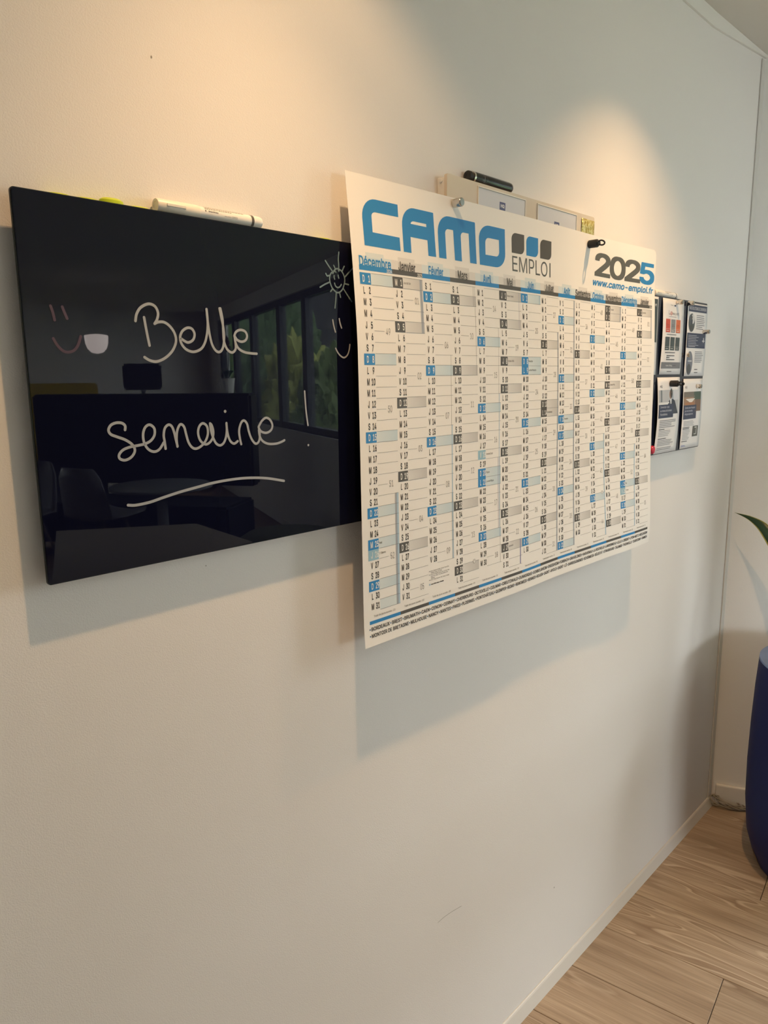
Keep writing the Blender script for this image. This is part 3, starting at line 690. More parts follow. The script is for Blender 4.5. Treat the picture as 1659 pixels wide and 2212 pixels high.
p = Print(); p.text('EMPLO', 1.1392, 1.6412, .0258, (.10, .11, .11), w=.1185, res=4); p.quad(1.2652, 1.6412, 1.2692, 1.6670, (.10, .11, .11)); p.build('logo_word', cal_fn(.00020), INK, cal, CUT)
p = Print()
w4 = (1.7095-1.4500-.004*3)/4
for k, chh in enumerate('2025'):
    p.text(chh, 1.4520+k*(w4+.004), 1.6626, .0430, BLUE if k == 3 else (.10, .105, .10), w=w4, offset=.020, res=5)
p.text('www.camo-emploi.fr', 1.4430, 1.6420, .0125, BLUE, w=.2680, offset=.022, shear=.22, res=3)
p.build('year_and_website', cal_fn(.00020), INK, cal, CUT)
CW = .06779; COL0 = .757; RH = .01595; TOP = 1.6049
months = [('Décembre', 2024, 12, 31), ('Janvier', 2025, 1, 31), ('Février', 2025, 2, 28), ('Mars', 2025, 3, 31), ('Avril', 2025, 4, 30), ('Mai', 2025, 5, 31), ('Juin', 2025, 6, 30), ('Juillet', 2025, 7, 31), ('Août', 2025, 8, 31), ('Septembre', 2025, 9, 30), ('Octobre', 2025, 10, 31), ('Novembre', 2025, 11, 30), ('Décembre', 2025, 12, 31), ('Janvier', 2026, 1, 31)]
hol = {(0, 25): 'Noël', (1, 1): "Jour de l'an", (4, 20): 'Pâques', (4, 21): 'Lundi de Pâques', (5, 1): 'Fête du Travail', (5, 8): 'Victoire 1945', (5, 29): 'Ascension', (6, 8): 'Pentecôte', (6, 9): 'Lundi de Pentecôte', (7, 14): 'Fête Nationale', (8, 15): 'Assomption', (11, 1): 'Toussaint', (11, 11): 'Armistice 1918', (12, 25): 'Noël', (13, 1): "Jour de l'an"}
soft = {(0, 26): "S' Etienne", (4, 18): 'Vendredi Saint', (12, 26): "S' Etienne"}
weeks = [{5: 49, 12: 50, 19: 51, 26: 52}, {2: 1, 9: 2, 16: 3, 23: 4, 30: 5}, {6: 6, 13: 7, 20: 8, 27: 9}, {5: 10, 12: 11, 19: 12, 26: 13}, {2: 14, 9: 15, 16: 16, 23: 17, 29: 18}, {6: 19, 14: 20, 22: 21, 27: 22}, {4: 23, 11: 24, 18: 25, 25: 26}, {2: 27, 9: 28, 16: 29, 23: 30, 30: 31}, {6: 32, 13: 33, 20: 34, 27: 35}, {3: 36, 10: 37, 17: 38, 24: 39}, {1: 40, 8: 41, 15: 42, 22: 43, 29: 44}, {5: 45, 12: 46, 19: 47, 26: 48}, {3: 49, 10: 50, 17: 51, 23: 52}, {2: 1, 7: 2, 14: 3, 21: 4, 28: 5}]
totals = [21, 22, 20, 21, 21, 19, 20, 22, 20, 22, 23, 19, 22, 21]
LN = (.16, .155, .15); GB = (.38, .41, .46); BB = (.42, .56, .68); PU = (.28, .28, .45)
zones = {0: [(.0600, .0605, 21, 31, INKD), (.0605, .0632, 21, 31, GB), (.0632, .0637, 21, 31, INKD), (.0637, .0678, 21, 31, BB)],
         1: [(.0600, .0630, 1, 5, GB), (.0630, .0634, 1, 5, INKD), (.0634, .0662, 1, 5, GB)],
         2: [(.0628, .0633, 8, 14, LN), (.0630, .0655, 15, 28, BB), (.0625, .0630, 22, 28, INKD), (.0655, .0660, 22, 28, INKD)],
         3: [(.0600, .0605, 1, 2, INKD), (.0640, .0645, 1, 9, INKD)], 4: [(.0618, .0622, 5, 11, LN), (.0622, .0640, 12, 27, BB), (.0590, .0600, 19, 26, PU), (.0640, .0645, 19, 30, INKD)],
         5: [(.0606, .0612, 1, 4, PU), (.0600, .0632, 29, 31, PU)], 6: [(.0620, .0640, 1, 1, BB), (.0650, .0662, 1, 1, BB)], 7: [(.0625, .0668, 5, 31, GB)], 8: [(.0620, .0668, 1, 31, GB)], 10: [(.0630, .0672, 18, 31, BB)], 11: [(.0625, .0672, 1, 2, GB)], 12: [(.0630, .0672, 20, 31, BB)], 13: [(.0625, .0665, 1, 4, GB)]}
cells = Print(); lines = Print(); txt = Print(); head = Print(); tint = Print(); zbar = Print(); tint2 = Print()
DN = 'LMMJVSD'
for k, (nm, yr, mo, nd) in enumerate(months):
    x0 = COL0+k*CW; x1 = x0+CW; blue = k % 2 == 0; c = BLUE if blue else GREY; lt = PBLUE2 if blue else PGREY2; dk = PBLUE if blue else PGREY
    head.quad(x0, 1.6083, x1, 1.6150, c); tint.quad(x0, 1.6150, x1, 1.6280, lt)
    tint.quad(x0+.0145, 1.6280, x0+.0515, 1.6332, lt); tint2.quad(x0+.0145, 1.6151, x0+.0515, 1.6262, dk)
    tw = {'Décembre': .0645, 'Septembre': .0640, 'Novembre': .0640, 'Octobre': .0500}.get(nm)
    txt.text(nm, x0+CW/2-.0005, 1.6142, .0130, BLUE if blue else GREY, w=tw, xs=.62, align='c', offset=.018)
    if k in (0, 1, 12, 13): txt.text(str(yr), x1-.0006, 1.6088, .0046, WHITE, xs=.72, align='r', offset=.01)
    for dd in range(1, nd+1):
        zt_ = TOP-(dd-1)*RH; zb_ = zt_-RH; wdn = datetime.date(yr, mo, dd).weekday()
        key = (k, dd); full = wdn == 6 or key in hol; sf = key in soft; col = BLACK
        if full: cells.quad(x0, zb_, x0+.0221, zt_, c); tint.quad(x0+.0221, zb_, x1-.0002, zt_, lt, dk); col = WHITE
        if sf: cells.quad(x0, zb_, x0+.0221, zt_, MIDB if False else (.30, .50, .62)); col = WHITE
        txt.text(DN[wdn], x0+.0073, zb_+.0033, .0092, col, xs=.50, align='c', offset=.014)
        txt.text(str(dd), x0+(.0183 if dd < 10 else .0179), zb_+.0033, .0092, col, xs=.52, align='c', offset=.014)
        wk = weeks[k].get(dd); xl = x1-.0003
        if key in hol or sf: txt.text((hol.get(key) or soft.get(key)), x0+.0236, zb_+.0068, .0034, BLACK, xs=.62)
        if k == 0 and dd == 31: tint.quad(x0+.0232, zb_, x1-.0002, zt_, PBLUE2)
        if wk:
            if not (k == 13 and dd == 2): lines.quad(x0+.0232, zb_, x0+.0440, zb_+.0004, LN)
            txt.text('%02d' % wk, x0+.0520, zb_-.0050, .0098, WEEK, xs=.58, align='c', offset=-.012)
        else: lines.quad(x0+.0232, zb_, xl, zb_+.0004, LN)
    lines.quad(x0+.0232, TOP-.0002, x1-.0003, TOP+.0002, LN)
    txt.text('Total de jours ouvrés : %d' % totals[k], x0+.0090, 1.1015, .0031, BLACK, w=.0470)
    head.quad(x0, 1.0912, x1, 1.0965, c)
    for (a, b, r0, r1, cc) in zones.get(k, []): zbar.quad(x0+a, TOP-r1*RH, x0+b, TOP-(r0-1)*RH, cc)
def pieces(pr, name, eps):
    for q_ in pr.f:
        p1 = Print(); vs_ = [pr.v[i_][:2] for i_ in q_]; p1.add(vs_, [tuple(range(len(vs_)))], [pr.c[i_] for i_ in q_])
        lo = [min(v_[i_] for v_ in vs_) for i_ in (0, 1)]; hi = [max(v_[i_] for v_ in vs_) for i_ in (0, 1)]
        p1.build(name, cal_fn(eps), INK, cal, [(0, [t_ for t_ in cutx if lo[0] < t_ < hi[0]]), (1, [t_ for t_ in cutz if lo[1] < t_ < hi[1]])])
pieces(tint, 'pale_cell', .00010); pieces(tint2, 'pale_cell', .00014); pieces(zbar, 'holiday_stripe', .00016); pieces(head, 'header_bar', .00019); pieces(cells, 'date_cell', .00019)
lines.build('ruled_lines', cal_fn(.00024), INK, cal, CUT)['kind'] = 'stuff'
zx = COL0+2*CW
zl = ['Zone A : Besançon, Bordeaux, Clermont-Ferrand, Dijon', 'Grenoble, Limoges, Lyon, Poitiers', 'Zone B : Aix-Marseille, Amiens, Caen, Lille, Nancy-Metz', 'Nantes, Nice, Orléans-Tours, Reims, Rennes, Rouen', 'Strasbourg', 'Zone C : Créteil, Montpellier, Paris, Toulouse, Versailles']
zz_ = 1.1462
for i, s_ in enumerate(zl):
    fullw = text2d(s_)[3]*.0021/cap()*.62
    txt.text(s_, zx+.0060, zz_-i*.00295, .0021, BLACK, w=min(.0600, fullw))
    if i in (0, 2, 5): lines.quad(zx+.0012, zz_-i*.00295+.0006, zx+.0052, zz_-i*.00295+.0012, BLACK) if False else txt.add([(zx+.0012, zz_-i*.00295+.0006), (zx+.0052, zz_-i*.00295+.0006), (zx+.0052, zz_-i*.00295+.0013), (zx+.0012, zz_-i*.00295+.0013)], [(0, 1, 2, 3)], BLACK)
txt.text('Jours fériés Alsace-Moselle', zx+.0060, zz_-.0222, .0021, BLACK, w=.0320, offset=.02)
txt.add([(zx+.0012, zz_-.0226), (zx+.0048, zz_-.0226), (zx+.0048, zz_-.0196), (zx+.0012, zz_-.0196)], [(0, 1, 2, 3)], BB)
for (k, dd) in ((3, 29), (10, 25)):                    # little clock marks for the change of hour
    cx_, cz_ = COL0+k*CW+.0545, TOP-dd*RH
    txt.step = 2e-5; txt.ellipse(cx_, cz_, .0036, .0036, GREY); txt.ellipse(cx_, cz_, .0031, .0031, (.80, .79, .76))
    txt.quad(cx_-.0003, cz_, cx_+.0003, cz_+.0024, GREY); txt.quad(cx_, cz_-.0003, cx_+.0018, cz_+.0003, GREY); txt.step = txt.lift = 0.
c1 = 'BORDEAUX BREST BRUMATH CAEN CENON CERNAY CHERBOURG-OCTEVILLE COLMAR CREUTZWALD DUNKERQUE ECKBOLSHEIM ENSISHEIM FORBACH GRAVELINES HAGUENAU LA_ROCHELLE LANDERNEAU LILLE LORIENT LYON METZ MOLSHEIM'.split()
c2 = 'MONTOIR_DE_BRETAGNE MULHOUSE NANCY NANTES PARIS PLOERMEL PONTCHÂTEAU QUIMPER REIMS REMOMEIX RENNES ROUEN SAINT-AVOLD SAINT-LÔ SARREGUEMINES SCHIRMECK SÉLESTAT STRASBOURG TALANGE THIONVILLE TOURCOING VANNES'.split()
for row, zb_ in ((c1, 1.0808), (c2, 1.0703)):
    hgt = .0056; wds = [text2d(q.replace('_', ' '))[3]-text2d(q.replace('_', ' '))[2] for q in row]
    gap = .0056; xs_ = (1.7105-.7556-gap*(len(row)+1))/sum(wds); x = .7556
    for q, wq in zip(row, wds):
        txt.ellipse(x+.0014, zb_+hgt*.5, .0013, .0013, (.06, .16, .32), 10); x += gap
        txt.text(q.replace('_', ' '), x-.0012, zb_, hgt, (.045, .045, .05), w=wq*xs_, offset=.018); x += wq*xs_
    txt.ellipse(x+.0008, zb_+hgt*.5, .0013, .0013, (.06, .16, .32), 10)
txt.build('small_lettering', cal_fn(.00030), INK, cal)['kind'] = 'stuff'

# ------------------------------------------------------------------ peg magnets
def off_dir(): return Vector((0, -1, 0))
def steel_peg(x, z, base, ln, r, label, m=STEEL, group='steel peg magnets'):
    t = thing('peg_magnet', label, 'magnet', (x, WY-base, z), group)
    lathe('body', [(r*.90, 0), (r, .0008), (r, ln-.0015), (r*.93, ln-.0005), (r*.86, ln)], m, t, (x, WY-base, z), (0, -1, 0), n=24)
    lathe('end_cap', [(r*.80, ln-.0002), (r*.80, ln+.0003), (r*.2, ln+.0004)], mat('peg_cap', (.30, .32, .31), .35, metal=.8), t, (x, WY-base, z), (0, -1, 0), n=24)
    return t
def loop_peg(x, z, base, label):
    t = thing('loop_magnet', label, 'magnet', (x, WY-base, z), 'black loop magnets')
    r = .0078
    lathe('body', [(r*.90, 0), (r, .001), (r*1.02, .017), (r*.98, .0185), (r*.70, .019), (r*.66, .0225)], BLACK_MATTE, t, (x, WY-base, z), (0, -1, 0), n=24)
    y0 = WY-base-.0215
    lp = [(x+.0052*math.cos(a)*.9, y0-.0068+.0072*math.sin(a), z+.0002) for a in [math.radians(-250+q*340/20) for q in range(21)]]
    pts = [Vector((x-.0034*math.cos(math.radians(90+k*15)), y0-.0056-.0066*math.sin(math.radians(90+k*15)), z+.0040*math.cos(math.radians(90+k*15)))) for k in range(24)]
    tube_obj('loop', pts, .00165, BLACK_MATTE, t, 8, True)
    return t
q = at(zr((740, 350, 340/1659), (1178, 436)), .0275)
steel_peg(q.x, q.z, paper_off(q.x, q.z)+.0002, .0165, .0068, 'small steel peg magnet holding the calendar near the cream board edge')
q = at(zr((1220, 480, .1326), (392, 362)), .0255)
loop_peg(q.x, q.z, paper_off(q.x, q.z)+.0002, 'black loop magnet holding the calendar next to the large year')

# ------------------------------------------------------------------ third board with documents
DX0, DX1, DZ0, DZ1 = 1.487, 2.0875, 1.2605, 1.6440
db = thing('glass_board', 'dark navy glass board covered with sleeved documents beside the corner', 'board', (1.787, WY, DZ0))
rounded_slab('edge', DX0, DX1, DZ0, DZ1, .0160, .0192, .004, GLASS_EDGE, db, .0004)
rounded_slab('glass_panel', DX0+.0009, DX1-.0009, DZ0+.0009, DZ1-.0009, .0191, .0200, .0035, mat('navy_glass_matte', (.007, .011, .026), .09), db, .0003)
box('backing', (DX0+.02, WY-.0160, DZ0+.02), (DX1-.02, WY-.0004, DZ1-.0068), _m['board_backing'], db)
def document(x0, x1, z0, z1, label, bulge, draw, sway=0.):
    t = thing('document', label, 'document', ((x0+x1)/2, WY-.0215, z0), 'sleeved documents on the board by the corner')
    def fn(e):
        def g_(u, v_):                                   # u 0..1 across, v 0..1 down
            b_ = bulge(u, v_); return Vector((x0+(x1-x0)*u+sway*math.sin(math.pi*v_), WY-.0208-b_-e, z1+(z0-z1)*v_))
        return g_
    nu, nv_ = 6, 14; vv = []; ff = []
    for s_ in (0, 1):
        for i in range(nu+1):
            for j in range(nv_+1): vv.append(fn(-.0002*s_)(i/nu, j/nv_))
    n1_ = (nu+1)*(nv_+1); id_ = lambda i, j: i*(nv_+1)+j
    for i in range(nu):
        for j in range(nv_):
            q_ = (id_(i, j), id_(i, j+1), id_(i+1, j+1), id_(i+1, j)); ff.append(q_); ff.append(tuple(a_+n1_ for a_ in q_[::-1]))
    rm = [id_(i, 0) for i in range(nu)]+[id_(nu, j) for j in range(nv_)]+[id_(i, nv_) for i in range(nu, 0, -1)]+[id_(0, j) for j in range(nv_, 0, -1)]
    for a_, b_ in zip(rm, rm[1:]+rm[:1]): ff.append((a_, b_, b_+n1_, a_+n1_))
    pyd('page', vv, ff, DOC, t, True)
    p = Print(6e-6); draw(p)
    # v runs downwards, so flip text drawn with y up
    p.build('print', lambda u, v_: fn(.0004)(u, v_), INK_GLOSS, t, [(0, [k_/6 for k_ in range(1, 6)]), (1, [k_/14 for k_ in range(1, 14)])])
    return t
DNV = S(38, 52, 84); DG = S(52, 66, 70); DT = (.12, .12, .14)
def dtext(p, s_, u, v_, h_, col, w=None, off=0., align='l'):
    vv, ff, a_, b_, _, _ = text2d(s_, 0., 0, 1); sy = h_/cap(); sx = w/(b_-a_) if w else sy*1.3
    x = u-(w or (b_-a_)*sx)/2 if align == 'c' else u
    p.add([(x+(q_-a_)*sx, v_-r_*sy) for q_, r_ in vv], [f_[::-1] for f_ in ff], col)
def bars(p, u0, u1, v0, dv, n_, col, h_=.007, seed=1):
    rd = random.Random(seed)
    for k_ in range(n_): p.quad(u0, v0+k_*dv, u0+(u1-u0)*rd.uniform(.72, 1.), v0+k_*dv+h_, col)
def doc_a(p):
    p.quad(.3, .0, .99, .40, DG) if False else None
    p.quad(.02, .03, .97, .58, DG); dtext(p, 'service', .45, .12, .04, (.8, .8, .8), w=.48, off=.02); bars(p, .1, .8, .64, .03, 8, DT)
def doc_b(p):
    dtext(p, 'Bureaux', .36, .085, .012, DNV, w=.12); p.quad(.52, .072, .60, .092, DNV)
    dtext(p, 'L', .27, .205, .055, (.16, .16, .18)); dtext(p, '@', .335, .205, .045, (.55, .10, .07), w=.105, off=.02); dtext(p, 'wcost', .45, .205, .038, (.25, .25, .27), w=.30)
    bars(p, .27, .75, .228, .01, 1, (.35, .35, .38), .006)
    for k_, cc in enumerate((S(196, 72, 48), S(128, 134, 142), S(206, 100, 48))):
        u_ = .14+k_*.245; p.quad(u_, .265, u_+.205, .44, cc); bars(p, u_+.03, u_+.18, .335, .02, 2, tuple(c_*.55 for c_ in cc)); p.quad(u_, .395, u_+.205, .398, (.7, .65, .6)); bars(p, u_+.03, u_+.19, .415, .02, 1, (.75, .7, .66))
    bars(p, .2, .8, .462, .01, 1, DT, .009)
    for k_ in range(3):
        u_ = .14+k_*.245; p.quad(u_, .50, u_+.205, .675, DG); p.quad(u_, .628, u_+.205, .631, (.45, .5, .5)); bars(p, u_+.03, u_+.19, .65, .02, 1, (.6, .63, .63))
    bars(p, .17, .80, .70, .01, 1, DT, .012)
    for k_ in range(3): bars(p, .25, .65-(k_ == 1)*.2, .742+k_*.026, .01, 1, (.05, .05, .06), .011, k_)
    p.quad(.04, .835, .96, .92, S(112, 116, 124)); dtext(p, 'coworking', .25, .89, .022, (.8, .8, .82), w=.3); bars(p, .58, .78, .875, .01, 1, (.08, .08, .1), .009)
    bars(p, .33, .62, .955, .01, 1, DT, .010)
def doc_c(p):
    p.quad(.04, .02, .95, .115, DNV); dtext(p, 'NOS SOLUTIONS DE COWORKING', .495, .088, .040, (.75, .76, .8), w=.82, off=.01, align='c')
    p.ellipse(.21, .265, .155, .125, S(74, 84, 92)); p.ellipse(.26, .215, .085, .065, S(205, 208, 212)); p.ellipse(.2, .195, .035, .028, S(60, 52, 48)); p.quad(.16, .22, .25, .30, S(52, 60, 74)); p.ellipse(.22, .33, .11, .045, S(60, 66, 66))
    bars(p, .44, .86, .155, .026, 8, (.2, .2, .24), .009, 5)
    p.quad(.02, .405, .94, .61, DNV); bars(p, .08, .60, .435, .022, 7, (.42, .45, .52), .007, 8); p.quad(.83, .46, .86, .53, (.7, .72, .75)); p.quad(.78, .50, .90, .512, (.7, .72, .75)); bars(p, .10, .55, .585, .02, 1, (.6, .62, .66))
    p.ellipse(.21, .82, .155, .165, S(112, 118, 134)); p.ellipse(.20, .90, .10, .07, S(66, 70, 76)); p.quad(.12, .78, .32, .80, S(190, 194, 200))
    bars(p, .45, .88, .655, .024, 7, (.2, .2, .24), .009, 11); bars(p, .48, .68, .90, .045, 2, (.12, .12, .14), .012, 3)
def doc_d(p):
    dtext(p, 'HQ', .10, .135, .032, DNV, w=.10, off=.04)
    p.quad(.04, .165, .92, .485, S(176, 182, 190)); p.quad(.12, .165, .19, .32, S(110, 122, 132)); p.quad(.70, .165, .92, .30, S(196, 202, 214)); p.quad(.04, .325, .5, .36, S(214, 218, 222))
    p.add([(.42, .375), (.50, .30), (.66, .285), (.76, .31), (.92, .485), (.60, .485)], [(0, 1, 2, 3, 4, 5)], S(42, 52, 70))
    p.ellipse(.565, .225, .062, .058, S(150, 122, 104)); p.ellipse(.60, .21, .05, .062, S(66, 58, 50)); p.add([(.53, .29), (.62, .28), (.60, .35), (.56, .35)], [(0, 1, 2, 3)], S(205, 210, 216))
    p.quad(.04, .355, .70, .53, DNV); 
    for k_, w_ in enumerate((.40, .52, .32)): dtext(p, ('Connectez-vous', 'au réseau de bureaux', 'flexibles')[k_], .11, .40+k_*.048, .028, (.60, .64, .74), w=w_)
    bars(p, .10, .85, .560, .022, 5, (.14, .14, .17), .008, 2); bars(p, .10, .42, .675, .02, 1, (.05, .05, .06), .010, 4); bars(p, .10, .66, .70, .021, 4, (.3, .3, .33), .007, 6)
    bars(p, .10, .50, .80, .02, 1, (.05, .05, .06), .010, 5); bars(p, .10, .88, .825, .021, 4, (.25, .25, .28), .008, 7); bars(p, .10, .85, .925, .02, 2, (.2, .2, .22), .008, 9)
def doc_e(p):
    dtext(p, 'HQ', .09, .135, .032, DNV, w=.10, off=.04)
    p.quad(.03, .185, .92, .47, S(150, 122, 100)); p.quad(.03, .185, .60, .26, S(112, 106, 98)); p.quad(.55, .185, .92, .30, S(62, 86, 72)); p.add([(.12, .285), (.62, .28), (.45, .335), (.36, .34)], [(0, 1, 2, 3)], S(222, 218, 214)); p.quad(.62, .30, .92, .47, S(116, 88, 70)); p.quad(.10, .335, .58, .38, S(164, 112, 76))
    p.quad(.04, .375, .70, .575, DNV)
    for k_, w_ in enumerate((.52, .40, .42)): dtext(p, ("Gardez plus d'espace", 'pour vos nouvelles', 'équipes')[k_], .11, .425+k_*.045, .028, (.60, .64, .74), w=w_)
    bars(p, .08, .70, .605, .02, 4, (.3, .3, .33), .007, 3); bars(p, .06, .50, .69, .02, 2, (.05, .05, .06), .010, 4); bars(p, .06, .46, .735, .021, 7, (.3, .3, .33), .007, 6)
    p.quad(.58, .685, .86, .84, S(72, 76, 74)); p.quad(.68, .70, .80, .715, (.6, .62, .62)); p.quad(.66, .80, .78, .812, (.6, .62, .62)); p.quad(.76, .72, .79, .80, (.55, .58, .58))
    bars(p, .05, .40, .89, .02, 1, (.05, .05, .06), .010, 7); bars(p, .05, .28, .95, .012, 2, S(120, 130, 190), .006, 8)
sm_ = lambda a_, b_, t_: max(0., min(1., (t_-a_)/(b_-a_)))
document(1.640, 1.7755, 1.458, 1.6405, 'dark green printed document mostly hidden behind the calendar', lambda u, v_: .002*v_, doc_a)
document(1.798, 1.926, 1.4585, 1.6405, 'document with orange and grey boxes on the navy board', lambda u, v_: .0035*math.sin(math.pi*v_)*(1-.5*u)+.001, doc_b)
document(1.9515, 2.0865, 1.4535, 1.6390, 'document with navy banner and round photos on the navy board', lambda u, v_: .001+.001*math.sin(math.pi*v_), doc_c)
document(1.7905, 1.927, 1.2625, 1.4515, 'document with a photo of someone in a dark suit, below the black loop magnet', lambda u, v_: .0008+.0055*math.sin(math.pi*min(1, v_*1.0))*(1-.3*u), doc_d)
document(1.9515, 2.0820, 1.2630, 1.4465, 'document with a brown table photo in the lower corner of the board', lambda u, v_: .001+.0025*math.sin(math.pi*v_), doc_e)
Rn = (1390, 600, 160/1659); Rn2 = (1390, 790, 160/1609)
for rg, p, ln, lab in ((Rn, (755, 553), .0150, 'steel peg magnet on the document with orange boxes'), (Rn, (1000, 575), .0150, 'steel peg magnet on the top edge between two documents'), (Rn, (1345, 1215), .0160, 'steel peg magnet on the middle of the round photo document'), (Rn, (985, 1735), .0060, 'short steel peg magnet under the navy banner block'), (Rn2, (1165, 446), .0120, 'bright steel peg magnet above the brown table photo')):
    q = at(zr(rg, p), .0235); steel_peg(q.x, q.z, .0235, ln, .0058, lab, CHROME)
q = at(zr(Rn2, (590, 388)), .0235); loop_peg(q.x, q.z, .0235, 'black loop magnet above the photo of the dark suit')
q = at(zr(Rn2, (190, 1830)), .024)
t = lathe('disc_magnet', [(.0085, 0), (.0105, .001), (.0107, .004), (.0090, .0075), (.005, .0088)], mat('red_plastic', (.55, .03, .07), .2), None, (0, 0, 0), (0, -1, 0), n=28)
t.location = (q.x, WY-.0202, q.z); tag(t, 'round red magnet at the lower edge of the document board', 'magnet')
a = at(zr(Rn, (735, 372)), .0086)
white_marker(a.x-.136, a.x, .0086, DZ1+.0078, 'white whiteboard marker lying on top of the document board')

# ------------------------------------------------------------------ blue pot, plant, cable
PC = Vector((2.300, .432, 0))
pt = thing('planter', 'tall deep blue planter standing on the floor by the corner', 'planter', PC)
POT = mat('blue_glaze', (.005, .012, .085), .5, spec=.25, noise=(3, .12))
prof = [(.150, 0), (.158, .004), (.172, .03), (.193, .10), (.203, .20), (.2055, .32), (.204, .45), (.2005, .56), (.197, .622), (.196, .640)]
lathe('body', [(.01, .001)]+prof+[(.188, .6445), (.160, .640), (.153, .59)], POT, pt, PC, n=64, cap=False)
lathe('rim', [(.196, .6385), (.1955, .6465), (.190, .6500), (.160, .6485), (.153, .642), (.150, .60)], mat('rim_glaze', (.16, .23, .42), .5, noise=(30, .15)), pt, PC, n=64, cap=False)
lathe('soil', [(.151, .6), (.151, .612), (.05, .620)], mat('soil', (.02, .014, .01), .95, bump=(60, .01)), pt, PC, n=40)
q = on_floor((1644, 1856), .03)
da = math.atan2(q.y-PC.y, q.x-PC.x)
cv_ = []
for i in range(7):
    for j in range(6):
        u_ = i/6; w_ = (j/5-.5)*(.16*math.sin(math.pi*min(1, max(0, .1+u_*.85)))); hz = .004+u_*.055
        rr = .158+(hz-.004)/.026*.014 if hz < .03 else .172+(hz-.03)*.30
        aa = da-.05+w_+.10*(1-u_); cv_.append((PC.x+(rr+.0012)*math.cos(aa), PC.y+(rr+.0012)*math.sin(aa), hz))
pyd('chipped_patch', cv_, [(i*6+j, i*6+j+1, (i+1)*6+j+1, (i+1)*6+j) for i in range(6) for j in range(5)], mat('bare_clay', (.20, .13, .075), .8, noise=(60, .4)), pt, True)

LEAF = mat('leaf_green', (.018, .060, .022), .35, noise=(9, .3)); LEAF_E = mat('leaf_edge', (.34, .33, .07), .4)
pl = thing('houseplant', 'leafy houseplant with yellow-edged arching leaves in the blue planter', 'plant', PC+Vector((0, 0, .618)))
def leaf(path, wmax, side, fold=.35):
    P = smooth_path(path, 6); n_ = len(P); vs = []; fs = []; ve = []; fe = []
    for i, p in enumerate(P):
        t_ = i/(n_-1); w = wmax*(math.sin(math.pi*min(1, .18+.82*t_))**.8 if t_ < .999 else .0)*(1-t_**5)
        td = (P[min(n_-1, i+1)]-P[max(0, i-1)]).normalized(); sd = (Vector(side)-td*Vector(side).dot(td)).normalized(); up = sd.cross(td)
        for k_ in (-1, -.82, 0, .82, 1): vs.append(p+sd*(w*k_)+up*(abs(k_)*w*fold))
    for i in range(n_-1):
        for k_ in range(4): (fe if k_ in (0, 3) else fs).append((i*5+k_, i*5+k_+1, (i+1)*5+k_+1, (i+1)*5+k_))
    o = pyd('leaf', vs, fs, LEAF, pl, True); o2 = pyd('leaf_margin', vs, fe, LEAF_E, o, True)
    o2.matrix_parent_inverse = Matrix.Identity(4)
    for q_ in (o, o2): md = q_.modifiers.new('thickness', 'SOLIDIFY'); md.thickness = .0012
def along(p, x): r_ = ray(p); return CAM+r_*(x/r_.x)
tip = along((1586, 1107), 2.405); b1 = along((1625, 1122), 2.385); b2 = along((1659, 1152), 2.37); b3 = along((1700, 1230), 2.345)
leaf([PC+Vector((.01, .0, .615)), b3+Vector((-.0, -.02, -.14)), b3, b2, b1, tip], .021, (.25, .55, .8), .25)
for k_, (ang, ln, rise) in enumerate(((-95, .55, .75), (-60, .45, .95), (-20, .30, 1.05), (-130, .42, .85), (-75, .25, 1.2))):
    d_ = Vector((math.cos(math.radians(ang)), math.sin(math.radians(ang)), 0)); s_ = Vector((-d_.y, d_.x, 0)); b_ = PC+Vector((0, 0, .615))+d_*.02
    if ang > -50: ln *= .5
    leaf([b_, b_+d_*ln*.15+Vector((0, 0, rise*.4)), b_+d_*ln*.45+Vector((0, 0, rise*.75)), b_+d_*ln*.8+Vector((0, 0, rise*.85)), b_+d_*ln+Vector((0, 0, rise*.74))], .038, s_)

# cable heap by the corner
q0 = on_floor((1575, 1733), .012); CAB = mat('grey_cable', (.30, .27, .23), .5)
cp_ = []; rd = random.Random(3)
for k_ in range(58):
    a_ = k_*.62; sx_ = .048*(1+.35*math.sin(k_*.37)); sy_ = .018*(1+.4*math.cos(k_*.53))
    cxy = q0+ED*(.015*math.sin(k_*.21))+EN*.0
    p_ = cxy+ED*(sx_*math.cos(a_))+EN*(sy_*math.sin(a_)+.012); cp_.append(Vector((p_.x, p_.y, .004+.030*abs(math.sin(k_*.29))*(.4+.6*abs(math.sin(a_*.5))))))
end_ = on_floor((1612, 1737), 0.); end2 = end_pt(.13, .02, .06)
cp_ += [Vector((end_.x-.02, end_.y, .006)), Vector((end2.x, end2.y, .035)), end_pt(.16, .018, .075)]
cab = tube_obj('cable', smooth_path(cp_, 4), .0022, CAB, None, 6); tag(cab, 'tangled grey cable heaped on the floor against the skirting', 'cable')

# ------------------------------------------------------------------ the rest of the room, seen mirrored in the dark glass
def prism(name, A, Bp, z0, z1, th, m, parent):
    d_ = (Bp-A); d_.z = 0; d_.normalize(); n_ = Vector((-d_.y, d_.x, 0))*th
    vs = [Vector((p.x, p.y, z)) for z in (z0, z1) for p in (A, Bp, Bp+n_, A+n_)]
    bm = bmesh.new(); vv = [bm.verts.new(q_) for q_ in vs]
    for q_ in ((0, 1, 2, 3), (4, 5, 6, 7), (0, 1, 5, 4), (1, 2, 6, 5), (2, 3, 7, 6), (3, 0, 4, 7)): bm.faces.new([vv[i] for i in q_])
    bmesh.ops.recalc_face_normals(bm, faces=bm.faces[:]); bmesh.ops.bevel(bm, geom=bm.edges[:], offset=.02, segments=2, affect='EDGES')
    return bmo(name, bm, m, parent)
A_ = mirrored((66, 855), t=6.6); B_ = mirrored((540, 855), t=5.4)
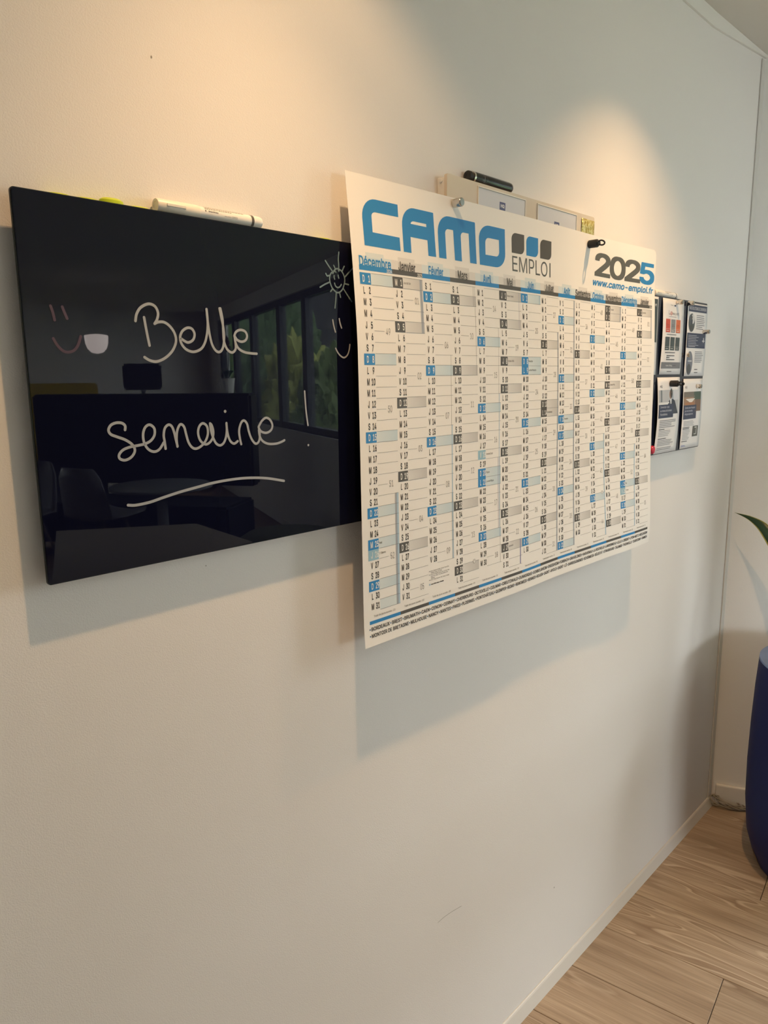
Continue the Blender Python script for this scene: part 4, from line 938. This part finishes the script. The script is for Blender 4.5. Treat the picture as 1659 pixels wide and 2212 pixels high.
bo = thing('booth_sofa', 'long high-backed dark olive booth sofa across the room', 'sofa', (A_.x, A_.y, 0))
prism('backrest', A_, B_, .55, 1.34, -.16, mat('olive_fabric', (.018, .018, .008), .9), bo)
prism('seat', A_, B_, .12, .46, .55, mat('navy_fabric', (.006, .008, .016), .9), bo)
for u_ in (.08, .92):
    p_ = A_.lerp(B_, u_); nrm = (B_-A_).cross(Vector((0, 0, 1))).normalized(); lathe('leg', [(.025, 0), (.03, .13)], BLACK_PL, bo, (p_.x-nrm.x*.25, p_.y-nrm.y*.25, 0), n=12)
A2 = mirrored((40, 855), t=7.6); B2 = mirrored((213, 855), t=7.6)
yb_ = thing('bench_sofa', 'mustard yellow backed bench behind the olive booth sofa', 'sofa', (A2.x, A2.y, 0))
prism('backrest', A2, B2, .42, 1.435, -.10, mat('mustard_fabric', (.75, .55, .02), .85), yb_); prism('seat', A2, B2, 0, .42, .30, _m['navy_fabric'], yb_)
# pendant
q = mirrored((209, 742), t=6.3); r_ = .098
pe = thing('pendant_lamp', 'lit white bowl pendant lamp over the booth sofa', 'lamp', (q.x, q.y, q.z-.09))
lathe('shade', [(.012, -.088), (.05, -.078), (.080, -.045), (.095, .0), (.100, .06), (.098, .07), (.06, .078), (.012, .082)], mat('lamp_glass', (.9, .82, .8), .4, emit=(1, .86, .80), es=11.), pe, q, n=36)
lathe('cord', [(.003, .08), (.003, ZC-q.z-.02)], BLACK_PL, pe, q, n=8); lathe('canopy', [(.05, ZC-q.z-.025), (.05, ZC-q.z-.0005)], RING, pe, q, n=24)
# round table
q = mirrored((348, 1047), z=.74); tb = thing('round_table', 'small round grey pedestal table in front of the booth', 'table', (q.x, q.y, 0)); GT = mat('table_grey', (.22, .23, .25), .35)
lathe('table_top', [(.34, .715), (.35, .722), (.35, .735), (.34, .74)], GT, tb, (q.x, q.y, 0), n=40); lathe('pedestal', [(.04, .02), (.035, .715)], GT, tb, (q.x, q.y, 0), n=20); lathe('base', [(.24, 0), (.24, .012), (.05, .03)], GT, tb, (q.x, q.y, 0), n=32)
# shell chairs
def chair(pos, rot, label):
    t_ = thing('shell_chair', label, 'chair', pos, 'shell chairs by the round table'); t_.rotation_euler = (0, 0, rot)
    cm = mat('chair_shell', (.20, .195, .21), .5); M_ = Matrix.Translation(pos) @ Matrix.Rotation(rot, 4, 'Z')
    sec = [(.24, .46, .20), (.20, .44, .22), (0, .43, .23), (-.16, .44, .23), (-.21, .50, .23), (-.235, .62, .22), (-.26, .76, .20), (-.275, .84, .15)]
    vs = []; 
    for (y_, z_, w_) in sec:
        for k_ in range(7):
            u_ = k_/3-1; vs.append(Vector((w_*u_, y_+.05*u_*u_*(1 if z_ > .48 else 0), z_+.03*u_*u_*(1 if z_ < .48 else 0))))
    o = pyd('shell', [M_ @ p_ for p_ in vs], [(i*7+j, i*7+j+1, (i+1)*7+j+1, (i+1)*7+j) for i in range(7) for j in range(6)], cm, t_, True); md = o.modifiers.new('thickness', 'SOLIDIFY'); md.thickness = .015
    o.matrix_parent_inverse = t_.matrix_basis.inverted()
    for sx_ in (-1, 1):
        for sy_ in (-1, 1):
            l_ = tube_obj('leg', [M_ @ Vector((sx_*.10, sy_*.10, .43)), M_ @ Vector((sx_*.21, sy_*.20, 0))], .011, mat('chair_leg', (.25, .2, .14), .5), t_, 8); l_.matrix_parent_inverse = t_.matrix_basis.inverted()
q = mirrored((225, 1118), z=.44); chair((q.x, q.y, 0), math.radians(-110), 'pale grey shell chair turned towards the round table')
q = mirrored((92, 1120), z=.44); chair((q.x-.1, q.y-.2, 0), math.radians(70), 'pale grey shell chair standing back to back with another')
# near table, pouf
ps = [mirrored(p_, z=.74) for p_ in ((122, 1147), (425, 1131), (545, 1170), (110, 1290))]
nt_ = thing('low_table', 'brown rectangular table near the boards, opposite the dark board', 'table', (ps[0].x, ps[0].y, 0))
bm = bmesh.new(); a_ = [bm.verts.new(p_) for p_ in ps]; b_ = [bm.verts.new(p_-Vector((0, 0, .03))) for p_ in ps]; bm.faces.new(a_); bm.faces.new(b_[::-1])
for i in range(4): bm.faces.new((a_[i], b_[i], b_[(i+1) % 4], a_[(i+1) % 4]))
bmesh.ops.recalc_face_normals(bm, faces=bm.faces[:]); bmo('table_top', bm, mat('table_brown', (.40, .33, .27), .5), nt_)
cen = sum(ps, Vector())/4
for p_ in ps: c_ = p_.lerp(cen, .12); lathe('leg', [(.018, 0), (.022, .71)], BLACK_PL, nt_, (c_.x, c_.y, 0), n=10)
q = mirrored((625, 1150), z=.45); pf = lathe('pouf', [(.30, 0), (.34, .03), (.36, .22), (.34, .41), (.28, .45), (.1, .46)], mat('pouf_fabric', (.06, .06, .022), .95), None, (0, 0, 0), n=36); pf.location = (q.x, q.y, 0); tag(pf, 'round olive fabric pouf near the window side', 'pouf')
# flower pot on the booth top
q = mirrored((493, 846), t=5.55); op = thing('potted_orchid', 'dark flowering plant in a white pot on the booth back', 'plant', (q.x, q.y, 1.34))
lathe('pot', [(.045, 0), (.06, .12), (.062, .125), (.05, .12)], WHITE_PL, op, (q.x, q.y, 1.34), n=24)
for k_ in range(5):
    d_ = Vector((math.cos(k_*1.3), math.sin(k_*1.3), 0)); P_ = [Vector((q.x, q.y, 1.45)), Vector((q.x, q.y, 1.53))+d_*.05, Vector((q.x, q.y, 1.52))+d_*.11]
    sd_ = Vector((-d_.y, d_.x, 0))*.025
    pyd('leaf', [P_[0], P_[1]+sd_, P_[1]-sd_, P_[2]], [(0, 1, 3, 2)], LEAF, op)
st_ = smooth_path([Vector((q.x, q.y, 1.45)), Vector((q.x+.02, q.y, 1.65)), Vector((q.x-.02, q.y+.03, 1.78)), Vector((q.x-.08, q.y+.05, 1.80))], 5); tube_obj('stem', st_, .004, LEAF, op, 6)
for k_ in range(5):
    c_ = st_[-1-k_*2]; bm = bmesh.new(); bmesh.ops.create_icosphere(bm, subdivisions=2, radius=.032, matrix=Matrix.Translation(c_) @ Matrix.Diagonal((1, .5, .9, 1))); bmo('flower', bm, mat('petal_dark', (.05, .006, .02), .6), op, True)
# screen on the far side
A3 = mirrored((268, 855), t=7.0); B3 = mirrored((352, 855), t=7.0)
sn = thing('display_screen', 'black display screen on a stand behind the booth', 'screen', (A3.x, A3.y, 0)); prism('panel', A3, B3, 1.36, 1.62, -.03, BLACK_PL, sn); c_ = A3.lerp(B3, .5); lathe('stand', [(.16, 0), (.16, .02), (.02, .03), (.02, 1.37)], BLACK_PL, sn, (c_.x, c_.y, 0), n=20)

# garden outside the windows
gr = pyd('lawn', [(-12, 8, -.15), (-12, -30, -.15), (30, -30, -.15), (30, 8, -.15)], [(0, 1, 2, 3)], mat('grass', (.05, .09, .025), .95, noise=(2, .4))); gr['kind'] = 'structure'
def bush(c, r, col, label, seed):
    bm = bmesh.new(); bmesh.ops.create_icosphere(bm, subdivisions=5, radius=1)
    from mathutils import noise as nz
    for v_ in bm.verts:
        k_ = 1+.35*nz.noise(v_.co*1.7+Vector((seed, 0, 0)))+.22*nz.noise(v_.co*6+Vector((0, seed, 0)))+.16*nz.noise(v_.co*15)
        v_.co = Vector((v_.co.x*r[0], v_.co.y*r[1], max(-.9, v_.co.z)*r[2]))*k_
    o = bmo('bush', bm, mat('foliage_%d' % seed, col, .8, noise=(9, .6)), None); o.location = c
    return tag(o, label, 'bush', 'garden bushes outside the windows')
for k_, (p_, t_, r_, col, lab) in enumerate((((735, 780), 7.2, (.55, .55, 1.0), (.10, .15, .05), 'dark green bush outside, nearest the room corner'), ((655, 780), 9.0, (.62, .62, 1.15), (.27, .30, .08), 'yellow green bush outside the middle windows'), ((600, 780), 11.3, (.75, .75, 1.5), (.07, .12, .05), 'tall dark bush behind the yellow green one'), ((500, 790), 13.2, (.8, .8, 1.4), (.12, .19, .06), 'mid green bush outside the far windows'))):
    q_ = mirrored(p_, t=t_); bush((q_.x, q_.y, r_[2]*.8-.15), r_, col, lab, k_+1)

# neighbouring building that fills the view through the windows
nb = thing('building', 'plain dark grey building beyond the garden bushes', 'building', mirrored((600, 800), t=20)*1.); nb.location.z = -.15; NBM = Matrix.Translation(nb.location+Vector((0, 0, .15))) @ Matrix.Rotation(math.radians(-52+90), 4, 'Z')
box('wall', (-7, -5, -.15), (9, 0, 7.5), mat('render_dark', (.045, .047, .05), .9, noise=(1, .2)), nb, mtx=NBM)
box('roof', (-7.3, -5.2, 7.5), (9.3, .3, 7.8), mat('roof_dark', (.05, .05, .055), .8), nb, mtx=NBM)
for fl_ in (.6, 3.6):
    for k_ in range(4):
        w_ = box('window', (-5+k_*3.4, 0, fl_+.2), (-3.4+k_*3.4, .08, fl_+1.9), FRAME_M, nb, mtx=NBM)
        g_ = box('pane', (-4.9+k_*3.4, .08, fl_+.3), (-3.5+k_*3.4, .10, fl_+1.8), mat('dark_pane', (.03, .035, .04), .05), w_, mtx=NBM)
        g_.matrix_parent_inverse = Matrix.Identity(4)
